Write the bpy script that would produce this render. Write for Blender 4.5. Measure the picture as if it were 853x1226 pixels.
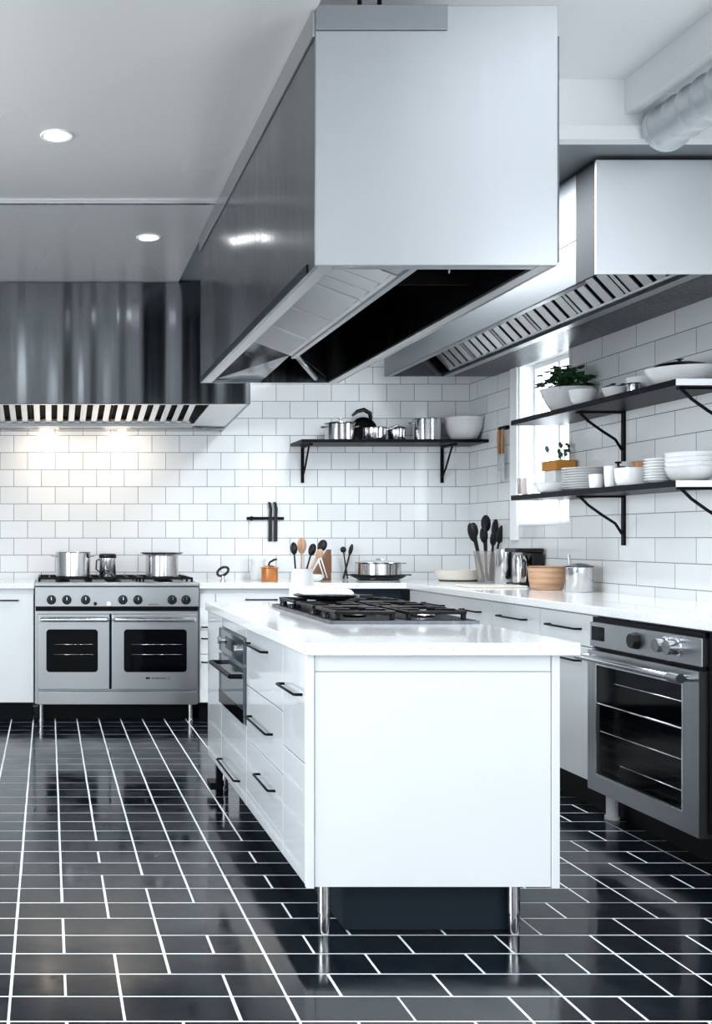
import bpy, bmesh, math, random
from mathutils import Vector, Matrix
random.seed(7)
for o in list(bpy.data.objects): bpy.data.objects.remove(o)
S = bpy.context.scene
COL = S.collection
PI = math.pi

# ------------------------------------------------------------------ camera, world, lights, exposure
F = 1285.0; CX, CY, CH = 58.0, 645.0, 1.2          # focal length in px, vanishing point, eye height
cam = bpy.data.cameras.new('camera'); cam.sensor_fit = 'VERTICAL'; cam.sensor_height = 24
cam.lens = 24 * F / 1226; cam.shift_x = (426.5 - CX) / 1226; cam.shift_y = (CY - 613) / 1226
cam.clip_start = 0.05
co = bpy.data.objects.new('camera', cam); COL.objects.link(co)
co.location = (0, 0, CH); co.rotation_euler = (PI / 2, 0, 0); S.camera = co

W = bpy.data.worlds.new('world'); S.world = W; W.use_nodes = True
bg = W.node_tree.nodes['Background']; bg.inputs[0].default_value = (0.86, 0.93, 1.0, 1); bg.inputs[1].default_value = 0.9
S.view_settings.view_transform = 'Standard'; S.view_settings.look = 'None'
S.view_settings.gamma = 1; S.view_settings.use_curve_mapping = False
S.view_settings.exposure = 0.3

def area(name, loc, rot, sx, sy, power, color):
    l = bpy.data.lights.new(name, 'AREA'); l.shape = 'RECTANGLE'; l.size = sx; l.size_y = sy
    l.energy = power; l.color = color
    o = bpy.data.objects.new(name, l); COL.objects.link(o); o.location = loc; o.rotation_euler = rot
    return o
DAY = (0.90, 0.955, 1.0)
# daylight through the tall windows of the wall behind the camera, the left wall and the far right window; the rest is added fill
area('daylight_rear', (0.2, -2.45, 1.05), (PI / 2, 0, 0), 5.4, 1.8, 40, DAY)
area('daylight_left', (-2.95, 2.2, 1.6), (0, -PI / 2, 0), 1.6, 2.6, 160, DAY)
area('fill_right', (2.97, 0.4, 1.7), (0, PI / 2, 0), 1.8, 3.0, 74, DAY)  # added fill from an unseen opening near the camera, brightens ceiling and walls
area('fill_left_aisle', (-1.1, 4.0, 2.76), (0, 0, 0), 0.7, 4.5, 40, DAY)  # added fill lamp outside the frame, lifts the left side and back wall
area('fill_right_aisle', (1.92, 5.3, 2.77), (0, 0, 0), 0.35, 2.2, 54, DAY)  # added fill lamp hidden behind the island hood, lifts the right run
area('ceiling_fill', (1.95, 2.1, 2.55), (PI, 0, 0), 0.5, 0.9, 5, DAY)  # added upward fill outside the frame, whitens the high ceiling
area('daylight_right_window', (3.16, 6.55, 1.8), (0, PI / 2, 0), 1.0, 0.6, 12, DAY)

# ------------------------------------------------------------------ materials
MATS = {}
def mat(name, col, rough=0.5, metal=0.0, spec=0.5, coat=0.0, emit=None, estr=0, trans=0.0, alpha=1.0):
    m = bpy.data.materials.new(name); m.use_nodes = True
    b = m.node_tree.nodes['Principled BSDF']
    b.inputs['Base Color'].default_value = (*col, 1); b.inputs['Roughness'].default_value = rough
    b.inputs['Metallic'].default_value = metal; b.inputs['Specular IOR Level'].default_value = spec
    b.inputs['Coat Weight'].default_value = coat; b.inputs['Transmission Weight'].default_value = trans
    b.inputs['Alpha'].default_value = alpha
    if emit: b.inputs['Emission Color'].default_value = (*emit, 1); b.inputs['Emission Strength'].default_value = estr
    MATS[name] = m
    return m
def nodes(m): return m.node_tree.nodes, m.node_tree.links, m.node_tree.nodes['Principled BSDF']
def noise(m, scale_vec, nscale, detail=3, coords='Object'):
    n, l, b = nodes(m)
    tc = n.new('ShaderNodeTexCoord'); mp = n.new('ShaderNodeMapping'); mp.inputs['Scale'].default_value = scale_vec
    t = n.new('ShaderNodeTexNoise'); t.inputs['Scale'].default_value = nscale; t.inputs['Detail'].default_value = detail
    l.new(tc.outputs[coords], mp.inputs[0]); l.new(mp.outputs[0], t.inputs['Vector'])
    return t
def ramp_to(m, tex, sock, lo, hi, a=0.3, c=0.7):
    n, l, b = nodes(m)
    r = n.new('ShaderNodeMapRange'); r.inputs['From Min'].default_value = a; r.inputs['From Max'].default_value = c
    r.inputs['To Min'].default_value = lo; r.inputs['To Max'].default_value = hi
    l.new(tex.outputs[0], r.inputs['Value']); l.new(r.outputs[0], b.inputs[sock])
def bump(m, texs, dist):
    n, l, b = nodes(m)
    prev = None
    for t, s in texs:
        bp = n.new('ShaderNodeBump'); bp.inputs['Strength'].default_value = s; bp.inputs['Distance'].default_value = dist
        l.new(t.outputs[0], bp.inputs['Height'])
        if prev: l.new(prev.outputs[0], bp.inputs['Normal'])
        prev = bp
    l.new(prev.outputs[0], b.inputs['Normal'])
def colvar(m, tex, c1, c2, a=0.3, c=0.7):
    n, l, b = nodes(m)
    r = n.new('ShaderNodeValToRGB'); r.color_ramp.elements[0].position = a; r.color_ramp.elements[1].position = c
    r.color_ramp.elements[0].color = (*c1, 1); r.color_ramp.elements[1].color = (*c2, 1)
    l.new(tex.outputs[0], r.inputs[0]); l.new(r.outputs[0], b.inputs['Base Color'])

def steel(name, c, rlo, rhi, wave=0.25, streak=(14, 14, 0.4), wv=(2.2, 2.2, 0.5)):
    m = mat(name, c, 0.3, 1.0)
    t1 = noise(m, streak, 3, 1); t2 = noise(m, wv, 1.2, 0)
    ramp_to(m, t1, 'Roughness', rlo, rhi)
    bump(m, [(t2, wave)], 0.05)
    return m
STEEL = steel('brushed_steel', (0.43, 0.445, 0.46), 0.30, 0.325, 0.15, streak=(4, 4, 0.5), wv=(3, 3, 1))
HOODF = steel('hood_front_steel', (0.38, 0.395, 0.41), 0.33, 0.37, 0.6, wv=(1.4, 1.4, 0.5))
HOODE = steel('hood_end_steel_lit', (0.90, 0.92, 0.94), 0.45, 0.5, 0.3, wv=(1.4, 1.4, 0.5))  # brighter copy of the hood steel, light put into its colour
HOODS = steel('hood_side_steel_shaded', (0.15, 0.16, 0.17), 0.16, 0.24, 0.6, streak=(10, 6, 1.0), wv=(2, 1.6, 0.7))  # darker copy of the hood steel, shade put into its colour
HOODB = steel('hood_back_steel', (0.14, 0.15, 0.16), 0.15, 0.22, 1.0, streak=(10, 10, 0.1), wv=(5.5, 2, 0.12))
BAFFLE = steel('baffle_steel', (0.66, 0.67, 0.68), 0.34, 0.42, 0.2, streak=(3, 9, 3))
UNDER = steel('shaded_underside_steel', (0.025, 0.028, 0.032), 0.3, 0.4, 0.2)  # shade under the right hood put into a near-black steel
POT = steel('pot_steel', (0.62, 0.62, 0.62), 0.12, 0.22, 0.05)
DSTEEL = steel('dark_steel', (0.10, 0.11, 0.125), 0.25, 0.4, 0.2)
CHROME = mat('chrome', (0.75, 0.76, 0.78), 0.15, 1)
BLACK = mat('black_paint', (0.003, 0.0035, 0.005), 0.4, spec=0.1)
CORNER = mat('shaded_corner_steel', (0.022, 0.025, 0.028), 0.6, spec=0.2)  # dark strip of the same steel face, its shade painted in
SKIRT = mat('satin_grey_steel', (0.22, 0.235, 0.25), 0.45, 0.9)
KBLOCK = mat('dark_brown_wood', (0.16, 0.065, 0.025), 0.5)
IRON = mat('cast_iron', (0.003, 0.003, 0.004), 0.35, spec=0.14)
VOID = mat('hood_interior_shade', (0.002, 0.0022, 0.003), 0.6, spec=0.1)  # near-black stands in for shade deep in the hoods and behind slats
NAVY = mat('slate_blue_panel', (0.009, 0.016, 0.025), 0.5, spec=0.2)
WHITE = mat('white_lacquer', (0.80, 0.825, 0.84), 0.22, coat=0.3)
WHITE2 = mat('white_gloss_lacquer_shaded', (0.62, 0.65, 0.675), 0.10, coat=0.6)  # darker copy of the white, shading the island's left side by colour
QUARTZ = mat('white_quartz', (0.84, 0.85, 0.85), 0.12, coat=0.3)
t = noise(QUARTZ, (1, 1, 1), 90, 2); colvar(QUARTZ, t, (0.66, 0.66, 0.65), (0.85, 0.86, 0.86), 0.30, 0.42)
CEIL = mat('glossy_grey_ceiling', (0.66, 0.655, 0.645), 0.22, 0.2)
t = noise(CEIL, (1.6, 0.35, 1), 1.4, 0); ramp_to(CEIL, t, 'Roughness', 0.22, 0.34, 0, 1)
PAINT = mat('white_paint', (0.94, 0.95, 0.96), 0.6)
WALLP = mat('wall_paint', (0.62, 0.64, 0.66), 0.7)
GREYP = mat('grey_paint_and_shade', (0.22, 0.24, 0.26), 0.6)  # painted shade on the soffit, plain grey on the spatula
CERAM = mat('white_ceramic', (0.78, 0.79, 0.79), 0.18, coat=0.3)
CREAM = mat('cream_ceramic', (0.74, 0.69, 0.62), 0.3)
WOODM = mat('wood', (0.42, 0.2, 0.08), 0.45)
t = noise(WOODM, (1, 1, 0.12), 60, 3); colvar(WOODM, t, (0.22, 0.10, 0.04), (0.46, 0.24, 0.11))
PALEW = mat('pale_wood', (0.62, 0.42, 0.27), 0.5)
t = noise(PALEW, (1, 1, 0.1), 50, 3); colvar(PALEW, t, (0.44, 0.25, 0.14), (0.66, 0.44, 0.30))
BOWLW = mat('bowl_wood', (0.5, 0.3, 0.18), 0.45)
t = noise(BOWLW, (0.3, 0.3, 3), 14, 4); colvar(BOWLW, t, (0.33, 0.17, 0.09), (0.60, 0.38, 0.24))
COPPER = mat('copper', (0.62, 0.24, 0.08), 0.3, 0.7)
ORANGE = mat('orange_wood', (0.50, 0.20, 0.02), 0.5)
LEAF = mat('leaf_green', (0.015, 0.075, 0.02), 0.4)
t = noise(LEAF, (1, 1, 1), 30, 2); colvar(LEAF, t, (0.006, 0.035, 0.012), (0.03, 0.13, 0.035))
SOIL = mat('soil', (0.02, 0.014, 0.01), 0.9)
GLASS = mat('clear_plastic', (0.8, 0.74, 0.72), 0.08, trans=0.85)
PANE = mat('window_pane', (0.95, 0.98, 1), 0.02, trans=1.0)
OVENG = mat('oven_glass', (0.001, 0.0015, 0.0025), 0.06, spec=0.08)
TINT = mat('grey_oven_glass', (0.05, 0.065, 0.08), 0.06, coat=0.6)
CLOTH = mat('white_cloth', (0.82, 0.84, 0.86), 0.8)
RUBBER = mat('black_plastic', (0.005, 0.005, 0.006), 0.3, spec=0.3)
LENS = mat('lamp_lens', (1, 1, 1), 0.5, emit=(1, 1, 1), estr=12)
WARM = mat('warm_lamp_lens', (1, 1, 1), 0.5, emit=(1, 0.8, 0.6), estr=6)
GALV = mat('galvanised_duct', (0.66, 0.70, 0.73), 0.4, 0.35)
GROUT = mat('pale_grout', (0.85, 0.88, 0.90), 0.6)
TILEB = mat('black_tile', (0.010, 0.013, 0.019), 0.2, spec=0.42)
t = noise(TILEB, (1, 1, 1), 5, 4); ramp_to(TILEB, t, 'Roughness', 0.05, 0.22)
t2 = noise(TILEB, (1, 1, 1), 2.5, 5); colvar(TILEB, t2, (0.002, 0.0035, 0.006), (0.007, 0.011, 0.017)); bump(TILEB, [(t2, 0.05)], 0.03)

def tilewall(name, axis, bw, bh, ox=0.0, oz=0.0, tone=(0.74, 0.765, 0.775)):
    m = mat(name, tone, 0.15, coat=0.2)
    n, l, b = nodes(m)
    tc = n.new('ShaderNodeTexCoord'); sp = n.new('ShaderNodeSeparateXYZ'); cb = n.new('ShaderNodeCombineXYZ')
    l.new(tc.outputs['Object'], sp.inputs[0])
    l.new(sp.outputs['X' if axis == 'x' else 'Y'], cb.inputs[0]); l.new(sp.outputs['Z'], cb.inputs[1])
    mp = n.new('ShaderNodeMapping'); mp.inputs['Location'].default_value = (ox, oz, 0)
    l.new(cb.outputs[0], mp.inputs[0])
    br = n.new('ShaderNodeTexBrick'); br.offset = 0.5; br.offset_frequency = 2; br.squash = 1.0
    br.inputs['Scale'].default_value = 1; br.inputs['Brick Width'].default_value = bw; br.inputs['Row Height'].default_value = bh
    br.inputs['Mortar Size'].default_value = 0.0022; br.inputs['Mortar Smooth'].default_value = 0.1; br.inputs['Bias'].default_value = -0.2
    br.inputs['Color1'].default_value = (*tone, 1); br.inputs['Color2'].default_value = (*[c * 0.90 for c in tone], 1)
    br.inputs['Mortar'].default_value = (0.20, 0.23, 0.25, 1)
    l.new(mp.outputs[0], br.inputs['Vector']); l.new(br.outputs['Color'], b.inputs['Base Color'])
    nz = n.new('ShaderNodeTexNoise'); nz.inputs['Scale'].default_value = 3.5; l.new(mp.outputs[0], nz.inputs['Vector'])
    b1 = n.new('ShaderNodeBump'); b1.inputs['Strength'].default_value = 0.25; b1.inputs['Distance'].default_value = 0.02
    l.new(nz.outputs[0], b1.inputs['Height'])
    b2 = n.new('ShaderNodeBump'); b2.invert = True; b2.inputs['Strength'].default_value = 0.6; b2.inputs['Distance'].default_value = 0.003
    l.new(br.outputs['Fac'], b2.inputs['Height']); l.new(b1.outputs[0], b2.inputs['Normal']); l.new(b2.outputs[0], b.inputs['Normal'])
    return m
TBACK = tilewall('white_tile_back', 'x', 0.198, 0.1225, 0.05, 0.02, (0.79, 0.81, 0.82))
TRIGHT = tilewall('white_tile_right', 'y', 0.34, 0.1225, 0.1, 0.02, (0.78, 0.80, 0.81))

# ------------------------------------------------------------------ mesh helpers
class MB:
    def __init__(s): s.bm = bmesh.new(); s.mi = 0
    def _f(s, vs, smooth=False):
        try:
            f = s.bm.faces.new(vs); f.smooth = smooth; f.material_index = s.mi
        except ValueError: pass
    def box(s, x0, x1, y0, y1, z0, z1):
        v = [s.bm.verts.new(p) for p in ((x0,y0,z0),(x1,y0,z0),(x1,y1,z0),(x0,y1,z0),(x0,y0,z1),(x1,y0,z1),(x1,y1,z1),(x0,y1,z1))]
        for q in ((0,3,2,1),(4,5,6,7),(0,1,5,4),(1,2,6,5),(2,3,7,6),(3,0,4,7)): s._f([v[i] for i in q])
        return s
    def hexa(s, P):                                   # 8 points, bottom 4 then top 4
        v = [s.bm.verts.new(p) for p in P]
        for q in ((0,3,2,1),(4,5,6,7),(0,1,5,4),(1,2,6,5),(2,3,7,6),(3,0,4,7)): s._f([v[i] for i in q])
        return s
    def prism(s, pts, vec):
        a = [s.bm.verts.new(p) for p in pts]; b = [s.bm.verts.new(Vector(p) + Vector(vec)) for p in pts]
        s._f(a[::-1]); s._f(b); n = len(a)
        for i in range(n): s._f([a[i], a[(i+1) % n], b[(i+1) % n], b[i]])
        return s
    def tube(s, pts, r, seg=10, caps=True, closed=False):
        pts = [Vector(p) for p in pts]; n = len(pts); rr = r if isinstance(r, (list, tuple)) else [r] * n
        rings = []
        up = None
        for i, p in enumerate(pts):
            if closed: d = pts[(i+1) % n] - pts[i-1]
            else: d = (pts[min(i+1, n-1)] - pts[max(i-1, 0)])
            d.normalize()
            if up is None:
                up = Vector((0,0,1)) if abs(d.z) < 0.9 else Vector((1,0,0))
            a = d.cross(up).normalized(); b = a.cross(d).normalized(); up = b
            rings.append([s.bm.verts.new(p + (a*math.cos(t) + b*math.sin(t))*rr[i]) for t in [2*PI*k/seg for k in range(seg)]])
        for i in range(n if closed else n-1):
            A, B = rings[i], rings[(i+1) % n]
            for k in range(seg): s._f([A[k], A[(k+1) % seg], B[(k+1) % seg], B[k]], True)
        if caps and not closed: s._f(rings[0]); s._f(rings[-1][::-1])
        return s
    def lathe(s, prof, c=(0,0,0), seg=32, sy=1.0):
        c = Vector(c); rings = []
        for r, z in prof:
            if r < 1e-6: rings.append([s.bm.verts.new(c + Vector((0,0,z)))])
            else: rings.append([s.bm.verts.new(c + Vector((r*math.cos(2*PI*k/seg), sy*r*math.sin(2*PI*k/seg), z))) for k in range(seg)])
        for A, B in zip(rings, rings[1:]):
            for k in range(seg):
                j = (k+1) % seg
                if len(A) == 1 and len(B) == 1: continue
                if len(A) == 1: s._f([A[0], B[j], B[k]], True)
                elif len(B) == 1: s._f([A[k], A[j], B[0]], True)
                else: s._f([A[k], A[j], B[j], B[k]], True)
        return s
    def blob(s, c, rx, ry, rz, rot=None, seg=14):
        M = rot or Matrix.Identity(3); c = Vector(c)
        n = seg // 2; rings = []
        for i in range(n+1):
            t = PI*i/n
            if i in (0, n): rings.append([s.bm.verts.new(c + M @ Vector((0,0,rz*math.cos(t))))])
            else: rings.append([s.bm.verts.new(c + M @ Vector((rx*math.sin(t)*math.cos(2*PI*k/seg), ry*math.sin(t)*math.sin(2*PI*k/seg), rz*math.cos(t)))) for k in range(seg)])
        for A, B in zip(rings, rings[1:]):
            for k in range(seg):
                j = (k+1) % seg
                if len(A) == 1: s._f([A[0], B[k], B[j]], True)
                elif len(B) == 1: s._f([A[k], B[0], A[j]], True)
                else: s._f([A[k], B[k], B[j], A[j]], True)
        return s
    def build(s, name, m, parent=None, bevel=0.0, loc=None):
        bmesh.ops.recalc_face_normals(s.bm, faces=s.bm.faces)
        for e in s.bm.edges:
            if len(e.link_faces) == 2 and e.calc_face_angle(0) > 0.7: e.smooth = False
        me = bpy.data.meshes.new(name); s.bm.to_mesh(me); s.bm.free()
        for q in (m if isinstance(m, (list, tuple)) else [m]): me.materials.append(q)
        o = bpy.data.objects.new(name, me); COL.objects.link(o)
        if parent: o.parent = parent
        if loc: o.location = loc
        if bevel:
            b = o.modifiers.new('bevel', 'BEVEL'); b.width = bevel; b.segments = 2; b.limit_method = 'ANGLE'; b.harden_normals = False
        return o
def tag(o, label, cat, group=None, kind=None):
    o['label'] = label; o['category'] = cat
    if group: o['group'] = group
    if kind: o['kind'] = kind
    return o
def thing(name, label, cat, loc=(0,0,0), rz=0, group=None):
    o = bpy.data.objects.new(name, None); COL.objects.link(o); o.empty_display_size = 0.1
    o.location = loc; o.rotation_euler = (0, 0, rz)
    return tag(o, label, cat, group)
def struct(name, mb, m, parent=None, bevel=0):
    o = mb.build(name, m, parent, bevel)
    if not parent: o['kind'] = 'structure'
    return o
def dup(o, loc=None, label=None, rz=None):
    def cp(a, par):
        c = a.copy(); COL.objects.link(c); c.parent = par
        for k in a.children: cp(k, c)
        return c
    c = cp(o, None)
    if loc: c.location = loc
    if rz is not None: c.rotation_euler = (0, 0, rz)
    if label: c['label'] = label
    return c
def X(px, d): return (px - CX) * d / F
def Z(py, d): return CH - (py - CY) * d / F

# ------------------------------------------------------------------ room shell
WB, WR, WL, WF = 7.69, 3.02, -3.0, -2.5       # back, right, left and rear wall planes
CZ, CZ2 = 2.78, 3.04
# floor: one mesh, grout bed with tiles of a mixed square / running bond
g = MB(); P0 = 0.145; gw = 0.0042
g.box(WL, WR, WF, WB, -0.03, -0.0012)
g.mi = 1
r0 = -39; r1 = 32
FL = {-3: (-4,-2,0,2,3,4,5,6,7), -2: (-5,-3,-1,1,2,3,4,5,6,7), -1: tuple(range(-12,8)), 0: (-7,-5,-3,-1,0,2,3,4,5,6,7), 1: (-6,-4,-3,-2,1,2,3,5,7),
      2: (-7,-5,-2,-1,0,1,2,4,5,6,7), 3: (-6,-4,-3,-1,2,3,4,5,6,7), 4: tuple(range(-12,8))}
for r in range(r0, r1):
    ya, yb = 3.25 + r*P0, 3.25 + (r+1)*P0
    if ya < WF: ya = WF
    if yb > WB: yb = WB
    if ya >= yb: continue
    seams = []
    for c in range(-22, 22):
        x = 0.045 + c*P0
        if x < WL or x > WR: continue
        if c <= 4 and r >= 8: ok = True
        elif -3 <= c <= 4: ok = r in FL[c]
        elif c >= 5 and r >= 8 and x < 1.5: ok = True
        else: ok = (c + r) % 2 == 0 or random.random() < 0.3
        if ok: seams.append(x)
    xs = [WL] + seams + [WR]
    for a, b in zip(xs, xs[1:]):
        if b - a < 0.02: continue
        j = lambda: random.uniform(-0.0008, 0.0008); t1, t2, t3, t4 = [random.uniform(-0.00035, 0.00035) for _ in range(4)]
        xa, xb, y0, y1 = a + gw + j(), b - gw + j(), ya + gw + j(), yb - gw + j()
        g.hexa([(xa,y0,-0.004),(xb,y0,-0.004),(xb,y1,-0.004),(xa,y1,-0.004),(xa,y0,t1),(xb,y0,t2),(xb,y1,t3),(xa,y1,t4)])
struct('floor', g, [GROUT, TILEB])

struct('wall_back', MB().box(WL - 0.1, WR + 0.1, WB, WB + 0.12, 0, CZ2 + 0.1), TBACK)
# right wall with a window opening, plus an unseen one added for light
wy0, wy1, wz0, wz1 = 6.21, 6.88, 1.285, 2.31
g = MB()
g.box(WR, WR + 0.14, WF, -1.1, 0, CZ2 + 0.1); g.box(WR, WR + 0.14, 1.9, wy0, 0, CZ2 + 0.1); g.box(WR, WR + 0.14, -1.1, 1.9, 0, 0.8); g.box(WR, WR + 0.14, -1.1, 1.9, 2.6, CZ2 + 0.1); g.box(WR, WR + 0.14, wy1, WB + 0.1, 0, CZ2 + 0.1)
g.box(WR, WR + 0.14, wy0, wy1, 0, wz0); g.box(WR, WR + 0.14, wy0, wy1, wz1, CZ2 + 0.1)
struct('wall_right', g, TRIGHT)
# left wall and wall behind the camera, each with tall window openings
def wall_open(name, fixed, axis, a0, a1, opens, m, zt):
    g = MB(); lo = a0
    def bx(u0, u1, z0, z1):
        if axis == 'x': g.box(u0, u1, fixed - 0.12, fixed, z0, z1)
        else: g.box(fixed - 0.12, fixed, u0, u1, z0, z1)
    for u0, u1, z0, z1 in opens:
        bx(lo, u0, 0, zt); bx(u0, u1, 0, z0); bx(u0, u1, z1, zt); lo = u1
    bx(lo, a1, 0, zt)
    return struct(name, g, m)
wall_open('wall_left', WL, 'y', WF, WB, [(0.8, 3.6, 0.8, 2.45)], WALLP, CZ)
wall_open('wall_front', WF, 'x', WL, WR, [(-2.5, 2.9, 0.12, 2.0)], WALLP, CZ2)

struct('ceiling', MB().box(WL, 0.80, WF, WB, CZ, CZ + 0.36), CEIL)
g = MB(); g.box(0.80, WR, WF, 4.33, CZ2, CZ2 + 0.1)
struct('ceiling_right', g, PAINT)
struct('trim_1', MB().box(WL, 0.795, 5.02, 5.045, CZ - 0.012, CZ), CHROME, bevel=0.002)
struct('trim_2', MB().box(0.80, WR, 4.27, 4.33, 2.79, 2.845).box(0.80, WR, 4.30, 4.33, 2.845, CZ2), PAINT)
struct('trim_3', MB().box(0.80, WR, 4.33, WB, 2.795, 2.90), GREYP)  # soffit in shadow, the shade put into its grey
struct('trim_4', MB().box(2.31, 2.36, 2.2, 4.30, 2.90, CZ2).box(2.36, 2.60, 2.2, 4.30, 2.985, CZ2), PAINT)

# window_1 in the right wall
w = MB(); c = 0.03
w.box(WR+0.09, WR+0.13, wy0, wy0+c, wz0, wz1); w.box(WR+0.09, WR+0.13, wy1-c, wy1, wz0, wz1)
w.box(WR+0.09, WR+0.13, wy0+c, wy1-c, wz0, wz0+c); w.box(WR+0.09, WR+0.13, wy0+c, wy1-c, wz1-c, wz1)
w.box(WR+0.095, WR+0.125, 6.53, 6.555, wz0+c, wz1-c)
wo = struct('window_1', w, PAINT)
MB().box(WR+0.108, WR+0.112, wy0+c, wy1-c, wz0+c, wz1-c).build('pane', PANE, wo)
r = MB(); q = 0.012
r.box(WR-0.002, WR+0.09, wy1-q, wy1-0.0005, wz0, wz1); r.box(WR-0.002, WR+0.09, wy0+0.0005, wy0+q, wz0, wz1)
r.box(WR-0.012, WR+0.09, wy0+q, wy1-q, wz0, wz0+q)
r.build('reveal_lining', PAINT, wo)
MB().box(WR-0.018, WR, wy1, wy1+0.10, 1.19, wz1).build('casing', PAINT, wo, 0.003)

# ------------------------------------------------------------------ worktops and base cabinets
BX = 7.04                                          # front plane of the back run
def handle(p0, p1, out, parent, m=BLACK, r=0.005, name='handle', off=0.032, label=None):
    """square-ish bar pull from p0 to p1 standing `out` (unit vector) off the face"""
    p0 = Vector(p0); p1 = Vector(p1); o = Vector(out)*off
    d = (p1-p0).normalized()*0.02
    g = MB(); g.tube([p0, p0+o*0.8, p0+o+d*0.3, p1+o-d*0.3, p1+o*0.8, p1], r, 8)
    h = g.build(name, m, parent)
    if label: h['label'] = label
    return h

def cabinet(name, label, x0, x1, y0, y1, z0, z1, face, splits, m=WHITE, handles=(), group=None, hr=0.005, th=0.018, gap=0.0025, cat='cabinet'):
    """carcass + fronts; face '-y' or '-x'; splits: list of (kind, u0,u1, v0,v1) in absolute coords along the face"""
    t = thing(name, label, cat, ((x0+x1)/2, (y0+y1)/2, z0), 0, group)
    ox, oy, oz = t.location
    fx = 0 if face == '-y' else th; fy = th if face == '-y' else 0
    MB().box(x0+fx-ox, x1-ox, y0+fy-oy, y1-oy, 0, z1-z0).build('body', m, t)
    for kind, u0, u1, v0, v1, hs in splits:
        if face == '-y': g = MB().box(u0+gap-ox, u1-gap-ox, y0-oy, y0+th-0.001-oy, v0+gap-oz, v1-gap-oz)
        else: g = MB().box(x0-ox, x0+th-0.001-ox, u0+gap-oy, u1-gap-oy, v0+gap-oz, v1-gap-oz)
        d = g.build(kind, m, t, 0.0015)
        for (a, b, zz) in hs:
            if face == '-y': handle((a-ox, y0-oy, zz-oz), (b-ox, y0-oy, zz-oz), (0,-1,0), d)
            else: handle((x0-ox, a-oy, zz-oz), (x0-ox, b-oy, zz-oz), (-1,0,0), d)
    return t
TZ = 0.872
# left of the range
cabinet('base_cabinet', 'white base cabinet left of the range, at the photo edge', -0.62, -0.097, BX+0.02, WB-0.002, 0.12, TZ, '-y',
        [('door', -0.62, -0.097, 0.12, TZ-0.03, [(-0.46, -0.20, 0.795)])])
cabinet('base_cabinet', 'white base cabinet far left, beyond the one beside the range', -1.6, -0.63, BX+0.02, WB-0.002, 0.12, TZ, '-y',
        [('door', -1.6, -0.63, 0.12, TZ-0.03, [(-1.2, -0.9, 0.795)])])
cabinet('drawer_cabinet', 'white drawer cabinet between the range and the dark blue front', 0.995, 1.68, BX+0.02, WB-0.002, 0.12, TZ, '-y',
        [('drawer', 0.995, 1.10, 0.60, TZ-0.03, [(1.01, 1.06, 0.60+0.02)]), ('drawer', 0.995, 1.10, 0.44, 0.60, [(1.01, 1.06, 0.545)]),
         ('drawer', 0.995, 1.10, 0.12, 0.44, [(1.01, 1.06, 0.39)]), ('door', 1.10, 1.68, 0.12, TZ-0.03, [(1.3, 1.5, 0.80)])])
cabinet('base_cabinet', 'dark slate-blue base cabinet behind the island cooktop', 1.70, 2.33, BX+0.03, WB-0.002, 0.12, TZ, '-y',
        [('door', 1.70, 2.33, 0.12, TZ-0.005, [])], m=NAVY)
tag(MB().box(-1.6, -0.11, BX+0.09, WB-0.002, 0, 0.118).build('plinth', BLACK), 'dark plinth under the white cabinets left of the range', 'plinth')
tag(MB().box(1.0, 2.33, BX+0.09, WB-0.002, 0, 0.118).build('plinth', BLACK), 'black plinth under the cabinets right of the range', 'plinth')
# right run
RX = 2.365
bnd = [7.02, 6.27, 5.72, 5.16, 4.66]
names = ['white base cabinet on the right run, the one in the room corner', 'white base cabinet on the right run, second from the corner',
         'white base cabinet on the right run, third from the corner', 'white base cabinet directly left of the right-hand oven']
hpx = [[(6.72, 6.40, 0.80)], [(6.10, 5.86, 0.80)], [(5.60, 5.30, 0.80)], [(5.05, 4.76, 0.80)]]
for i in range(4):
    y0, y1 = bnd[i+1], bnd[i]
    low = [(5.04, 4.76, 0.66)] if i == 3 else [((y0+y1)/2-0.14, (y0+y1)/2+0.14, 0.66)]
    cabinet('base_cabinet', names[i], RX, WR-0.002, y0, y1, 0.14, TZ, '-x',
            [('drawer', y0, y1, 0.725, TZ-0.004, hpx[i]), ('door', y0, y1, 0.14, 0.725, low)], m=WHITE)
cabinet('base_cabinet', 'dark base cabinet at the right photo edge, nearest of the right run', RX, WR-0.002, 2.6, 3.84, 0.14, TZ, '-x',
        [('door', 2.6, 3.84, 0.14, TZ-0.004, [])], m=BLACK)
tag(MB().box(RX+0.09, WR-0.002, 2.6, BX+0.08, 0, 0.138).build('plinth', BLACK), 'black plinth along the floor under the right-hand cabinets', 'plinth')
# worktops
tag(MB().box(-1.6, -0.092, BX-0.01, WB-0.001, TZ, 0.91).build('worktop', QUARTZ, bevel=0.003), 'white stone worktop left of the range', 'worktop')
tag(MB().prism([(0.99, BX-0.01, TZ), (RX-0.02, BX-0.01, TZ), (RX-0.02, 2.6, TZ), (WR-0.001, 2.6, TZ), (WR-0.001, WB-0.001, TZ), (0.99, WB-0.001, TZ)], (0,0,0.038)).build('worktop', QUARTZ, bevel=0.003),
    'white L-shaped stone worktop along the back wall and right wall', 'worktop')

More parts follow.
